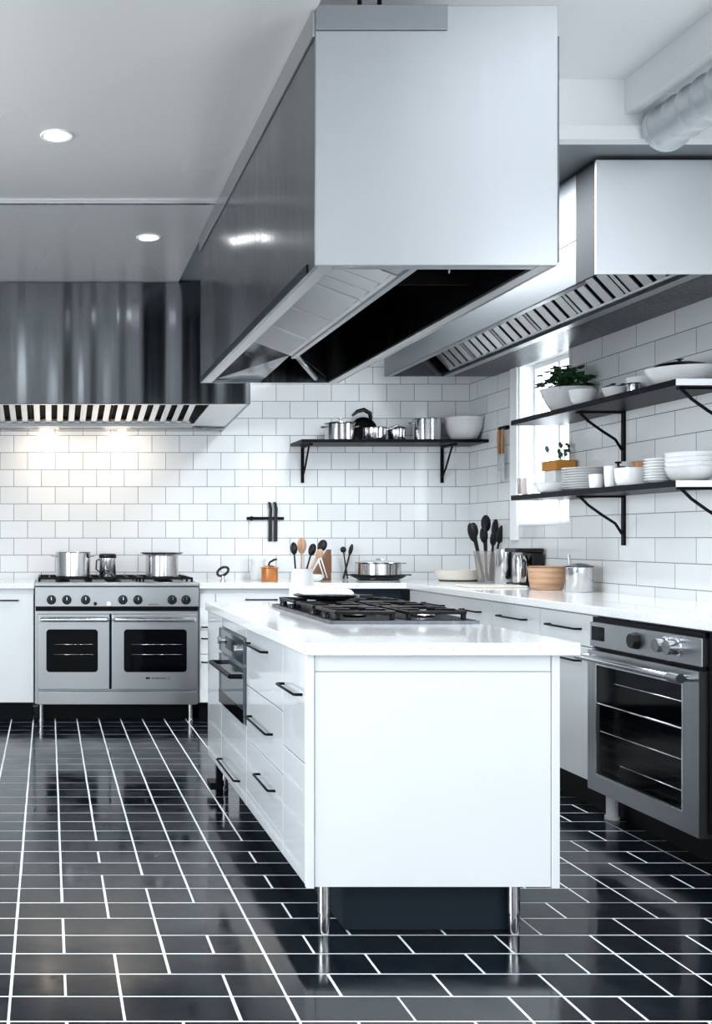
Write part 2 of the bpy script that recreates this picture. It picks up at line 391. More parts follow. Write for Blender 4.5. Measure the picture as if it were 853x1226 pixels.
# ------------------------------------------------------------------ island
IX0, IX1, IY0, IY1, IZ0, IZ1 = 0.774, 1.534, 3.22, 5.21, 0.155, 0.852
isl = thing('kitchen_island', 'white kitchen island with handled drawers, standing on steel legs', 'kitchen island', (1.154, 4.2, 0))
ox, oy = 1.154, 4.2
MB().box(IX0+0.02-ox, IX1-0.02-ox, IY0+0.018-oy, IY1-oy, IZ0+0.002, IZ1).build('body', WHITE, isl)
e = MB().box(IX0+0.026-ox, IX1-0.026-ox, IY0-oy, IY0+0.017-oy, IZ0, IZ1-0.052).build('end_panel', WHITE, isl, 0.001)
MB().box(IX0+0.026-ox, IX1-0.026-ox, IY0+0.001-oy, IY0+0.017-oy, IZ1-0.050, IZ1).build('top_rail', WHITE, isl, 0.001)
for a, b in ((IX0, IX0+0.0235), (IX1-0.0235, IX1)):
    MB().box(a-ox, b-ox, IY0-0.004-oy, IY0+0.017-oy, IZ0-0.004, IZ1).build('corner_post', WHITE, isl, 0.0015)
MB().box(IX1-0.019-ox, IX1-ox, IY0+0.02-oy, IY1-oy, IZ0, IZ1).build('side_panel', WHITE, isl, 0.001)
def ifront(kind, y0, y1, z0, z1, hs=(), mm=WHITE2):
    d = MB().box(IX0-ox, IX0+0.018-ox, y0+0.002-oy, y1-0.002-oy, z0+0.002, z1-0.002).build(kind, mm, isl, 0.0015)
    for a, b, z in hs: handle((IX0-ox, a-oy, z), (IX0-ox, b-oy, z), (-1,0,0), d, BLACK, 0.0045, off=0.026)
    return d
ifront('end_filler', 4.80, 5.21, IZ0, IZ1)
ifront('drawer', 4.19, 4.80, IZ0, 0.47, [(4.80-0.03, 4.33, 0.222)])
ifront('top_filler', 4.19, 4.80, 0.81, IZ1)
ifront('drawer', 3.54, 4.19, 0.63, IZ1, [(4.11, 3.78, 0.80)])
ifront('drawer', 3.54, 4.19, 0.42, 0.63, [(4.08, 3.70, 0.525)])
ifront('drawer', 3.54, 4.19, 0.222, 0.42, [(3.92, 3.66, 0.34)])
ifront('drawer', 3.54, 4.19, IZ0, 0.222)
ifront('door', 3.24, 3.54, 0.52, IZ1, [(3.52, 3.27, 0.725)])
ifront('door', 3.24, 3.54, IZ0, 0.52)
MB().box(IX0+0.135-ox, IX1-0.12-ox, 3.29-oy, IY1-0.1-oy, 0.001, IZ0+0.0015).build('plinth', NAVY, isl)
for lx, ly in ((0.84, 3.268), (1.417, 3.268), (0.83, 5.05), (1.42, 5.15)):
    l = MB().lathe([(0, 0.0), (0.016, 0), (0.0175, 0.004), (0.0175, 0.055), (0.0155, 0.056), (0.0155, 0.06), (0.019, 0.062), (0.019, IZ0+0.001)], (lx-ox, ly-oy, 0), 24).build('leg', POT, isl)
# far dark levelling foot seen at the island's left corner
MB().box(0.755-ox, 0.81-ox, 5.0-oy, 5.10-oy, 0.03, 0.062).box(0.79-ox, 0.815-ox, 5.03-oy, 5.07-oy, 0.0, 0.155).build('levelling_foot', BLACK, isl)
tag(MB().box(0.766, 1.584, 3.19, 5.245, IZ1, 0.89).build('worktop', QUARTZ, bevel=0.003), 'white speckled stone worktop on top of the island', 'worktop')
# built-in oven in island side
mo = thing('built_in_oven', 'small built-in glass oven in the left side of the island', 'oven', (IX0, 4.495, 0.47))
MB().box(0.0, 0.0195, -0.30, 0.30, 0.003, 0.338).build('housing', STEEL, mo)
d = MB().box(-0.012, -0.0005, -0.297, 0.297, 0.005, 0.225).build('door', TINT, mo, 0.002)
MB().box(-0.013, -0.0121, -0.297, 0.297, 0.005, 0.06).build('lower_trim', OVENG, d)
h = MB().tube([(-0.012, -0.25, 0.185), (-0.055, -0.25, 0.185), (-0.055, 0.25, 0.185), (-0.012, 0.25, 0.185)], 0.010, 10).build('handle', BLACK, d)
p = MB().box(-0.012, -0.0005, -0.297, 0.297, 0.235, 0.336).build('control_panel', TINT, mo, 0.002)
MB().box(-0.0135, -0.012, -0.12, 0.12, 0.262, 0.312).build('display', OVENG, p)
for yy in (-0.2, 0.2): MB().tube([(-0.012, yy, 0.287), (-0.032, yy, 0.287)], 0.016, 16).build('knob', CHROME, p)

# cooktop on the island
ck = thing('gas_cooktop', 'black gas cooktop with cast-iron grates set in the island worktop', 'cooktop', (1.29, 4.4, 0.8905))
MB().box(-0.26, 0.27, -0.50, 0.50, 0, 0.014).build('tray', BLACK, ck, 0.004)
MB().box(-0.268, -0.26, -0.505, 0.505, 0, 0.012).box(-0.26, 0.275, -0.508, -0.50, 0, 0.012).build('edge_trim', DSTEEL, ck)
for gy in (-0.33, 0.0, 0.33):
    for gx in (-0.13, 0.13):
        gr = MB(); z = 0.045
        for a in (-0.105, 0.105):
            gr.box(gx+a-0.007, gx+a+0.007, gy-0.145, gy+0.145, z-0.012, z)
        for a in (-0.145, 0.145): gr.box(gx-0.105, gx+0.105, gy+a-0.007, gy+a+0.007, z-0.012, z)
        for a in (-0.045, 0.045):
            gr.box(gx-0.105, gx-0.03, gy+a-0.006, gy+a+0.006, z-0.012, z+0.003); gr.box(gx+0.03, gx+0.105, gy+a-0.006, gy+a+0.006, z-0.012, z+0.003)
        for a in (-0.1, 0.1):
            for bb in (-0.14, 0.14): gr.box(gx+a-0.008, gx+a+0.008, gy+bb-0.008, gy+bb+0.008, 0.0145, z-0.01)
        gr.build('grate', IRON, ck, 0.002)
        MB().lathe([(0, 0.0145), (0.042, 0.0145), (0.045, 0.022), (0.034, 0.028), (0, 0.030)], (gx, gy, 0), 24).build('burner', CHROME if (gy == 0) != (gx > 0) else IRON, ck)
for yy in (-0.36, -0.18, 0.18, 0.36):
    MB().lathe([(0.016, 0.0), (0.016, 0.012), (0.012, 0.018), (0, 0.018)], (-0.246, yy, 0.0145), 16).build('knob', RUBBER, ck)

# ------------------------------------------------------------------ range on the back wall
rg = thing('range', 'stainless steel six-burner range with two ovens against the back wall', 'range', (0.449, BX, 0))
s0, s1 = -0.537, 0.537
def rx(px): return X(px, BX) - 0.449
def rz(py): return Z(py, BX)
MB().box(s0, s1, 0.02, 0.64, 0.115, 0.905).build('body', STEEL, rg)
MB().box(s0-0.003, s1+0.003, -0.025, 0.06, 0.885, 0.915).build('bullnose', STEEL, rg, 0.008)
cp = MB().box(s0, s1, -0.012, 0.02, 0.755, 0.885).build('control_panel', STEEL, rg, 0.003)
MB().box(s0+0.004, s1-0.004, 0.002, 0.02, 0.725, 0.755).build('vent_gap', BLACK, rg)
for px in (61.5, 80, 102.5, 147, 165, 206, 222.5):
    k = MB().tube([(rx(px), -0.012, 0.80), (rx(px), -0.018, 0.80), (rx(px), -0.019, 0.80), (rx(px), -0.05, 0.80)], [0.031, 0.031, 0.026, 0.022], 20).build('knob', RUBBER, cp)
    MB().box(rx(px)-0.002, rx(px)+0.002, -0.053, -0.049, 0.80, 0.82).build('pointer', CHROME, k)
for px, rr in ((114, 0.012), (130, 0.014)):
    MB().tube([(rx(px), -0.012, 0.775), (rx(px), -0.03, 0.775)], rr, 14).build('button', RUBBER if px == 114 else CHROME, cp)
g = MB(); random.seed(3)
for i in range(5): 
    a = rx(178 + i*2.4); g.tube([(a, -0.014, 0.765+random.uniform(-.004,.004)), (a+0.006, -0.014, 0.775+random.uniform(-.004,.006)), (a+0.013, -0.014, 0.77)], 0.0016, 5)
g.build('emblem', RUBBER, cp)
for (a, b, wa, wb) in ((45, 131, 55.5, 117), (133.5, 235, 148, 223)):
    d = MB().box(rx(a), rx(b), -0.03, 0.018, rz(825), rz(735)).build('oven_door', STEEL, rg, 0.004)
    # window: frame recess and dark pane with rack lines behind the glass surface
    rr_ = 0.022; xa_, xb_, za_, zb_ = rx(wa), rx(wb), rz(804), rz(753); P_ = []
    for ccx, ccz, a0 in ((xb_-rr_, zb_-rr_, 0), (xa_+rr_, zb_-rr_, 1), (xa_+rr_, za_+rr_, 2), (xb_-rr_, za_+rr_, 3)):
        for k in range(6): P_.append((ccx+rr_*math.cos((a0+k/5)*PI/2), -0.0325, ccz+rr_*math.sin((a0+k/5)*PI/2)))
    w = MB().prism(P_, (0, 0.0024, 0)).build('window', OVENG, d)
    for zz in (rz(771), rz(783)):
        MB().tube([(rx(wa)+0.05, -0.0335, zz), (rx(wb)-0.03, -0.0335, zz)], 0.0016, 6).build('oven_rack', CHROME, d)
    h = MB().tube([(rx(a)+0.02, -0.03, rz(741)), (rx(a)+0.02, -0.075, rz(741)), (rx(a)+0.021, -0.08, rz(741)), (rx(b)-0.021, -0.08, rz(741)), (rx(b)-0.02, -0.075, rz(741)), (rx(b)-0.02, -0.03, rz(741))], 0.014, 12).build('handle', CHROME, d)
    if a > 100:
        g = MB(); zz = rz(811.5)
        g.box(rx(174), rx(179), -0.0315, -0.03, zz-0.004, zz+0.008)
        for i in range(9): g.box(rx(181.5+i*2), rx(182.6+i*2), -0.0315, -0.03, zz-0.003, zz+0.004+0.003*(i % 3 == 0))
        g.tube([(rx(200), -0.031, zz+0.01), (rx(203), -0.031, zz+0.006), (rx(203), -0.031, zz-0.006), (rx(200), -0.031, zz-0.01)], 0.0015, 5)
        g.build('nameplate', RUBBER, d)
MB().box(rx(131.2), rx(133.2), 0.0, 0.0195, rz(825), rz(735)).build('door_gap', BLACK, rg)
MB().box(rx(45), rx(235), -0.02, 0.019, 0.115, rz(827.5)).build('kick_panel', STEEL, rg, 0.003)
for lx in (s0+0.04, s1-0.05):
    for ly in (0.04, 0.58): MB().lathe([(0, 0), (0.022, 0), (0.022, 0.012), (0.017, 0.014), (0.017, 0.1155)], (lx, ly, 0), 20).build('leg', POT, rg)
MB().box(s0+0.02, s1-0.02, 0.12, 0.14, 0.001, 0.1148).build('under_range_shade', BLACK, rg)  # black panel added to stand in for the shade under the range
for i in range(3):
    gx0 = s0 + 0.02 + i*0.345; gx1 = gx0 + 0.335; gr = MB(); z = 0.944
    for yy in (0.06, 0.32, 0.60): gr.box(gx0, gx1, yy, yy+0.012, z-0.014, z)
    for xx in (gx0, gx0+0.16, gx1-0.012): gr.box(xx, xx+0.012, 0.06, 0.612, z-0.014, z)
    for xx in (gx0+0.07, gx0+0.25): gr.box(xx, xx+0.01, 0.10, 0.56, z-0.012, z)
    for xx in (gx0, gx1-0.014):
        for yy in (0.06, 0.32, 0.598): gr.box(xx, xx+0.014, yy, yy+0.014, 0.9055, z-0.01)
    gr.build('grate', IRON, rg, 0.0015)
    for yy in (0.19, 0.46): MB().lathe([(0, 0.9055), (0.05, 0.9055), (0.05, 0.918), (0.036, 0.925), (0, 0.926)], (gx0+0.165, yy, 0), 20).build('burner', IRON, rg)

# ------------------------------------------------------------------ right-hand oven
ro = thing('built_in_oven', 'stainless built-in oven with big dark glass door on the right', 'oven', (RX, 4.25, 0.124))
def oz(z): return z - 0.124
ya, yb = -0.40, 0.395
MB().box(0.02, 0.6, ya, yb, oz(0.14), oz(TZ-0.004)).build('body', DSTEEL, ro)
MB().box(-0.006, 0.02, ya, yb, oz(0.842), oz(0.862)).build('top_vent', BLACK, ro)
cp = MB().box(-0.02, 0.019, ya, yb, oz(0.738), oz(0.842)).build('control_panel', STEEL, ro, 0.003)
MB().tube([(-0.02, 0.03, oz(0.793)), (-0.024, 0.03, oz(0.793)), (-0.045, 0.03, oz(0.793))], [0.034, 0.034, 0.028], 24).build('knob', RUBBER, cp)['label'] = 'black round knob'
for yy in (-0.19, -0.262):
    k = MB().tube([(-0.02, yy, oz(0.797)), (-0.03, yy, oz(0.797)), (-0.031, yy, oz(0.797)), (-0.07, yy, oz(0.797))], [0.034, 0.034, 0.028, 0.026], 24).build('knob', CHROME, cp)
MB().box(-0.0215, -0.0195, 0.275, 0.38, oz(0.765), oz(0.825)).build('clock_display', OVENG, cp, 0.001)
MB().box(0.0, 0.019, ya+0.003, yb-0.003, oz(0.725), oz(0.738)).build('door_gap', BLACK, ro)
g = MB()   # door frame around the glass
zd0, zd1 = oz(0.124), oz(0.722); wy_a, wy_b, wz_a, wz_b = -0.30, 0.325, oz(0.195), oz(0.668)
g.box(-0.03, 0.018, ya, wy_a, zd0, zd1); g.box(-0.03, 0.018, wy_b, yb, zd0, zd1)
g.box(-0.03, 0.018, wy_a, wy_b, zd0, wz_a); g.box(-0.03, 0.018, wy_a, wy_b, wz_b, zd1)
d = g.build('oven_door', STEEL, ro)
MB().box(-0.024, -0.012, wy_a+0.001, wy_b-0.001, wz_a+0.001, wz_b-0.001).build('window', OVENG, d)
g = MB()
for a in (wy_a, wy_b-0.005): g.box(-0.031, -0.0245, a, a+0.005, wz_a, wz_b)
for a in (wz_a, wz_b-0.005): g.box(-0.031, -0.0245, wy_a+0.005, wy_b-0.005, a, a+0.005)
g.build('window_trim', CHROME, d)
for zz, a, b, rr in ((oz(0.60), wy_a+0.01, 0.18, 0.002), (oz(0.50), wy_a+0.01, wy_b-0.01, 0.004), (oz(0.385), wy_a+0.01, wy_b-0.03, 0.0018), (oz(0.27), wy_a+0.01, 0.14, 0.0015)):
    MB().tube([(-0.0255, a, zz), (-0.0255, b, zz)], rr, 6).build('oven_rack', CHROME, d)
MB().tube([(-0.03, ya+0.05, oz(0.693)), (-0.075, ya+0.05, oz(0.693)), (-0.078, ya+0.052, oz(0.693)), (-0.078, yb+0.0, oz(0.693)), (-0.075, yb+0.002, oz(0.693)), (-0.03, yb-0.01, oz(0.693))], 0.013, 14).build('handle', CHROME, d)
MB().tube([(-0.078, ya+0.03, oz(0.693)), (-0.078, ya+0.10, oz(0.693))], 0.018, 14).build('handle_mount', STEEL, d)
MB().lathe([(0, -0.124), (0.03, -0.124), (0.03, -0.11), (0.024, -0.108), (0.024, 0.017)], (0.05, 0.345, 0), 20).build('foot', PAINT, ro)

# ------------------------------------------------------------------ baffle filters
def baffle(parent, A, B, y0, y1, n, slat=0.6, m=BAFFLE, frame=BAFFLE):
    """filter: sloping bank between cross-section points A=(x,z) low and B=(x,z) high, running y0..y1 with n slats"""
    A = Vector((A[0], 0, A[1])); B = Vector((B[0], 0, B[1])); u = (B-A).normalized(); L = (B-A).length
    nn = Vector((-u.z, 0, u.x));  nn = nn if nn.z < 0 else -nn
    e = 0.016
    def slab(g, s0, s1, ya, yb, t0, t1, tilt=0.0):
        P = []
        for t in (t0, t1):
            for s, yy in ((s0, ya), (s1, ya), (s1, yb), (s0, yb)):
                p = A + u*s + nn*(t + (tilt if yy == yb else 0)); P.append((p.x, yy, p.z))
        g.hexa(P)
    fo = MB(); slab(fo, 0, e, y0+.002, y1-.002, -0.01, 0.004); slab(fo, L-e, L, y0+.002, y1-.002, -0.01, 0.004)
    slab(fo, e, L-e, y0+.002, y0+.012, -0.01, 0.004); slab(fo, e, L-e, y1-.012, y1-.002, -0.01, 0.004)
    f = fo.build('grease_filter', frame, parent)
    g = MB(); w = (y1-y0-0.024)/n
    for i in range(n):
        a = y0+0.012+w*(i+0.5)-w*slat/2; slab(g, e*0.9, L-e*0.9, a, a+w*slat, -0.008, -0.002, 0.009)
    g.build('baffle_slats', m, f)
    g = MB(); slab(g, 0, L, y0, y1, -0.022, -0.014); g.build('backing', VOID, f)

# ------------------------------------------------------------------ island hood
HX0, HX1, HY0, HY1, HZ0, HZ1 = 0.797, 1.52, 3.20, 5.62, 2.015, 2.778
ih = thing('island_hood', 'large stainless steel extractor hood hanging over the island', 'extractor hood', (1.16, 4.4, 2.015))
q = lambda x, y, z: (x-1.16, y-4.4, z-2.015)
def hbx(g, x0, x1, y0, y1, z0, z1): return g.box(x0-1.16, x1-1.16, y0-4.4, y1-4.4, z0-2.015, z1-2.015)
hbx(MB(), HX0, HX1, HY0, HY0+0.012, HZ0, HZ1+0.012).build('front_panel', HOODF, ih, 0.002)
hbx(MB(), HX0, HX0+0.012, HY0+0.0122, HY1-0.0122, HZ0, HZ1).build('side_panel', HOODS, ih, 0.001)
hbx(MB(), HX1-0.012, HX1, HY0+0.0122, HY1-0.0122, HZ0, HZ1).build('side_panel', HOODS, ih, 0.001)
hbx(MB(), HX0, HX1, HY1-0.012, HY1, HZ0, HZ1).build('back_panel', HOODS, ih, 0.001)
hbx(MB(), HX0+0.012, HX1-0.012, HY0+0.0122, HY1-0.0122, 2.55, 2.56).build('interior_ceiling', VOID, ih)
hbx(MB(), HX0-0.008, HX0+0.0, HY0+0.005, HY1, 2.70, 2.777).build('top_band', STEEL, ih, 0.002)
hbx(MB(), HX0, 1.19, HY0-0.006, HY0-0.0005, 2.715, 2.79).build('top_band', SKIRT, ih, 0.002)
# rims: inward flanges at the lower edge
g = MB(); rw = 0.045
hbx(g, HX0+0.012, HX0+0.012+rw, HY0+0.013, HY1-0.013, HZ0, HZ0+0.012)
g.build('rim', STEEL, ih, 0.002)
hbx(MB(), HX1-0.012-rw*0.9, HX1-0.012, HY0+0.013, HY1-0.013, HZ0, HZ0+0.012).build('rim', STEEL, ih, 0.002)
hbx(MB(), HX0+0.058, HX1-0.055, HY0+0.013, HY0+0.05, HZ0, HZ0+0.012).build('rim', STEEL, ih, 0.002)
hbx(MB(), HX0-0.004, HX0-0.0003, HY0+0.1, HY1-0.01, HZ0+0.0, HZ0+0.028).build('drip_channel', BLACK, ih)
# left filter bank, sloping up from the centre trough to the left
for i in range(4): 
    y0 = 3.44 + i*0.375
    baffle(ih, (1.12-1.16, 2.045-2.015), (0.865-1.16, 2.14-2.015), y0-4.4, y0+0.375-4.4, 3, 0.74)
# smooth end plate at the front of the bank
g = MB(); g.prism([q(1.12, 3.255, 2.045), q(0.865, 3.255, 2.14), q(0.865, 3.44, 2.14), q(1.12, 3.44, 2.045)], (0,0,0.006)); g.build('end_plate', HOODF, ih)
g = MB(); g.prism([q(0.858, 3.25, 2.027), q(0.858, 5.6, 2.027), q(0.862, 5.6, 2.15), q(0.862, 3.25, 2.15)], (0.003,0,0)); g.build('inner_lining', BAFFLE, ih)
hbx(MB(), 1.12, 1.14, 3.25, 4.95, 2.03, 2.058).build('trough', STEEL, ih, 0.002)
# far sloping panel
g = MB(); g.prism([q(0.862, 4.96, 2.14), q(1.12, 4.96, 2.05), q(1.12, 5.60, 2.03), q(0.862, 5.60, 2.03)], (0,0,0.006)); g.build('far_plate', HOODB, ih)
g = MB(); g.tube([q(1.13, 4.92, 2.05), q(1.39, 5.58, 2.035)], 0.013, 8); g.build('brace', STEEL, ih)
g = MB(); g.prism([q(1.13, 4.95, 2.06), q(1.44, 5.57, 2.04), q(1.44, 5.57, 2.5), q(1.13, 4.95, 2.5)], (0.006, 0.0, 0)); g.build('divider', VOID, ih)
# right bank and partitions, their shade painted near-black
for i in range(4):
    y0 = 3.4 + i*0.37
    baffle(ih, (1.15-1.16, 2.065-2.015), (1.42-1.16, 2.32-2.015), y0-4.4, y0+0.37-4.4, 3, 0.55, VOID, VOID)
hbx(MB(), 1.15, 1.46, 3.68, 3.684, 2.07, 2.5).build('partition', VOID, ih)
MB().tube([q(1.345, 3.60, 2.09), q(1.345, 3.60, 2.5)], 0.003, 6).build('stay_rod', CHROME, ih)
MB().tube([q(1.40, 3.30, 2.06), q(1.42, 3.60, 2.30)], 0.003, 6).build('stay_rod', CHROME, ih)
for px in (433, 457):
    xx = X(px, 3.3); g = MB(); g.tube([q(xx, 3.32, 2.56), q(xx, 3.32, 3.04)], 0.007, 10); g.build('hanger_rod', BLACK, ih)
hbx(MB(), HX1, HX1+0.006, HY0+0.004, HY0+0.02, HZ0+0.01, 2.70).build('corner_trim', DSTEEL, ih)

# ------------------------------------------------------------------ right wall hood
RZ0 = 2.30; RHX = 2.277; RY0, RY1 = 4.46, 7.28
rh = thing('wall_hood', 'stainless canopy hood over the right-hand worktop, below the beam', 'extractor hood', (2.65, 5.87, 2.30))
def rbx(g, x0, x1, y0, y1, z0, z1): return g.box(x0-2.65, x1-2.65, y0-5.87, y1-5.87, z0-2.30, z1-2.30)
q2 = lambda x, y, z: (x-2.65, y-5.87, z-2.30)
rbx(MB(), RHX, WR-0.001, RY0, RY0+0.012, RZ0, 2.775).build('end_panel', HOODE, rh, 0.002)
rbx(MB(), RHX, RHX+0.014, RY0+0.0125, RY0+0.17, RZ0, 2.775).build('corner_panel', CORNER, rh)  # shaded strip of the side face, darkened by its own colour
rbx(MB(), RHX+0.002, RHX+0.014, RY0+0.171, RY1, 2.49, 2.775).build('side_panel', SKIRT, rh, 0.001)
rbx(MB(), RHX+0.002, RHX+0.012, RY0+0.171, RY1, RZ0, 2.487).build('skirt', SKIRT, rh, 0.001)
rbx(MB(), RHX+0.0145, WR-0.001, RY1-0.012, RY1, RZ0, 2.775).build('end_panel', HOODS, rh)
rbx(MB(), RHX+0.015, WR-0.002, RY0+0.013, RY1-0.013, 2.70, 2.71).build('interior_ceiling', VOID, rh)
rbx(MB(), RHX+0.015, RHX+0.05, RY0+0.18, RY1-0.013, RZ0, RZ0+0.01).build('rim', STEEL, rh)
nf = 6; L = (RY1-0.1-RY0-0.05)/nf
for i in range(nf):
    y0 = RY0+0.05+i*L
    baffle(rh, (2.69-2.65, 0.025), (2.47-2.65, 0.26), y0-5.87, y0+L-5.87, 4, 0.52)
rbx(MB(), 2.68, 2.735, RY0+0.013, RY1-0.013, RZ0, RZ0+0.022).build('trough', STEEL, rh, 0.002)
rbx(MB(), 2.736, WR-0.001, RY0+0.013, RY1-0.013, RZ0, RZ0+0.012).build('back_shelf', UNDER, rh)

# ------------------------------------------------------------------ back wall hood
BH = thing('wall_hood', 'long stainless steel hood on the back wall above the range', 'extractor hood', (0.2, 7.15, 2.0))
bq = lambda x, y, z: (x-0.2, y-7.15, z-2.0)
def bbx(g, x0, x1, y0, y1, z0, z1): return g.box(x0-0.2, x1-0.2, y0-7.15, y1-7.15, z0-2.0, z1-2.0)
FY = 6.6; bx1 = 1.243
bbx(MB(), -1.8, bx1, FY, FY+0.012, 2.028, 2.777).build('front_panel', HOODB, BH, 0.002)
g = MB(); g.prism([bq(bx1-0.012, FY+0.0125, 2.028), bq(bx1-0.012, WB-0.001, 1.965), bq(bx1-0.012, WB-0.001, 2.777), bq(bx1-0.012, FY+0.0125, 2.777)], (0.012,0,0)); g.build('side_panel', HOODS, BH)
bbx(MB(), -1.8, bx1-0.014, FY+0.013, FY+0.04, 2.028, 2.036).build('rim', CHROME, BH)
bbx(MB(), -1.8, 1.0, 7.36, 7.50, 1.972, 1.992).build('trough', STEEL, BH, 0.002)
bbx(MB(), -1.8, bx1-0.013, 7.50, WB-0.001, 1.968, 1.98).build('back_shelf', HOODB, BH)
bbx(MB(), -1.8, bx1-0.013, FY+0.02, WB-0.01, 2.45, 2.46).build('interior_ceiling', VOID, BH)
g = MB(); g.prism([bq(1.0, FY+0.04, 2.03), bq(bx1-0.013, FY+0.04, 2.03), bq(bx1-0.013, 7.49, 1.98), bq(1.0, 7.49, 1.985)], (0,0,0.004)); g.build('end_plate', BAFFLE, BH)
# filters: slats run front to back
for i in range(5):
    xa = -1.75 + i*0.545; xb = xa + 0.54
    fr = MB()
    def sl(g, x0, x1, y0, y1, t0, t1):
        z = lambda y: 2.10 + (1.99-2.10)*(y-6.70)/(7.36-6.70)
        g.hexa([bq(x0,y0,z(y0)+t0), bq(x1,y0,z(y0)+t0), bq(x1,y1,z(y1)+t0), bq(x0,y1,z(y1)+t0), bq(x0,y0,z(y0)+t1), bq(x1,y0,z(y0)+t1), bq(x1,y1,z(y1)+t1), bq(x0,y1,z(y1)+t1)])
    sl(fr, xa, xb, 6.70, 6.715, 0, .012); sl(fr, xa, xb, 7.345, 7.36, 0, .012)
    f = fr.build('grease_filter', BAFFLE, BH)
    g = MB(); n = 7
    for k in range(n):
        c = xa + (k+0.5)*(xb-xa)/n; sl(g, c-0.019, c+0.019, 6.715, 7.345, 0, 0.006)
    g.build('baffle_slats', CHROME, f)
    g = MB(); sl(g, xa, xb, 6.7, 7.36, 0.03, 0.034); g.build('backing', VOID, f)
for xx in (0.0, 0.52):
    MB().lathe([(0, -0.036), (0.03, -0.036), (0.035, -0.02), (0, -0.02)], (xx-0.2, 7.58-7.15, 0), 20).build('lamp', WARM, BH)
    l = bpy.data.lights.new('hood_lamp_light', 'SPOT'); l.energy = 7.0; l.color = (1, 0.80, 0.62); l.spot_size = 2.7; l.spot_blend = 1.0; l.shadow_soft_size = 0.08
    o = bpy.data.objects.new('hood_lamp_light', l); COL.objects.link(o); o.location = (xx, 7.36, 1.94); o.rotation_euler = (0.85, 0, 0)

# ------------------------------------------------------------------ spiral duct
dc = thing('air_duct', 'round ribbed metal air duct hanging beside the ceiling beam', 'duct', (2.45, 3.3, 2.83))
n = 200; pts = []; rad = []
for i in range(n+1):
    y = -1.1 + 2.05*i/n; pts.append((0, y, 0)); rad.append(0.085 + (0.007 if i % 9 == 0 else 0))
MB().tube(pts, rad, 28).build('duct_tube', GALV, dc)
MB().tube([(0, 0.93, 0), (0, 0.955, 0)], [0.097, 0.097], 28).build('end_collar', GALV, dc)
g = MB(); g.box(-0.005, 0.005, 0.3, 0.32, 0.08, 0.154); g.box(-0.005, 0.005, -0.7, -0.68, 0.08, 0.154); g.build('hanger', STEEL, dc)

# ------------------------------------------------------------------ downlights
for i, (px, py, lab) in enumerate(((68, 162, 'round white recessed downlight, the larger and nearer one, left of the hood'), (178, 284, 'round white recessed downlight, the smaller one beyond the ceiling strip'))):
    d = (CZ-CH)*F/(CY-py); t = thing('downlight', lab, 'ceiling light', (X(px, d), d, CZ), 0, 'recessed downlights in the grey ceiling')
    MB().lathe([(0.050, -0.004), (0.062, -0.006), (0.066, -0.0005), (0.050, -0.0005)], (0,0,0), 36).build('frame', PAINT, t)
    MB().lathe([(0, -0.0035), (0.050, -0.0035), (0.050, -0.0005), (0, -0.0005)], (0,0,0), 36).build('lens', LENS, t)
    l = bpy.data.lights.new('downlight_beam', 'SPOT'); l.energy = 26; l.spot_size = 2.4; l.spot_blend = 0.8; l.shadow_soft_size = 0.05
    o = bpy.data.objects.new('downlight_beam', l); COL.objects.link(o); o.location = (X(px, d), d, CZ-0.02)

# ------------------------------------------------------------------ wall shelves
sh = thing('wall_shelf', 'black wooden shelf on two brackets on the back wall', 'shelf', (2.38, WB, 1.86))
MB().box(1.735-2.38, 3.018-2.38, -0.34, -0.001, 0, 0.022).build('board', BLACK, sh, 0.002)
for xx in (-0.56, 0.44):
    g = MB(); g.box(xx-0.011, xx+0.011, -0.012, -0.001, -0.26, 0); g.box(xx-0.011, xx+0.011, -0.26, -0.012, -0.012, 0)
    g.tube([(xx, -0.012, -0.22), (xx, -0.08, -0.16), (xx, -0.20, -0.012)], 0.007, 8); g.build('bracket', BLACK, sh)
for lab, z in (('upper black shelf on the right wall holding bowls and a plant', 1.865), ('lower black shelf on the right wall holding plates and bowls', 1.425)):
    y0, y1 = 4.65, 6.31
    t = thing('wall_shelf', lab, 'shelf', (WR, (y0+y1)/2, z)); yc = (y0+y1)/2
    MB().box(-0.30, -0.001, y0-yc, y1-yc, 0.0, 0.028).build('board', BLACK, t, 0.001)
    MB().box(-0.30, -0.001, y0-0.004-yc, y0-0.0005-yc, 0.0, 0.028).build('end_edge', PAINT, t)['label'] = 'white end edge'
    for yy in (5.62, 4.72):
        a = yy-yc; g = MB(); g.box(-0.013, -0.001, a-0.013, a+0.013, -0.26, 0)
        g.box(-0.25, -0.013, a-0.013, a+0.013, -0.01, 0)
        g.tube([(-0.235, a, -0.006), (-0.19, a, -0.05), (-0.12, a, -0.10), (-0.05, a, -0.145), (-0.015, a, -0.20)], 0.0075, 8); g.build('bracket', BLACK, t)

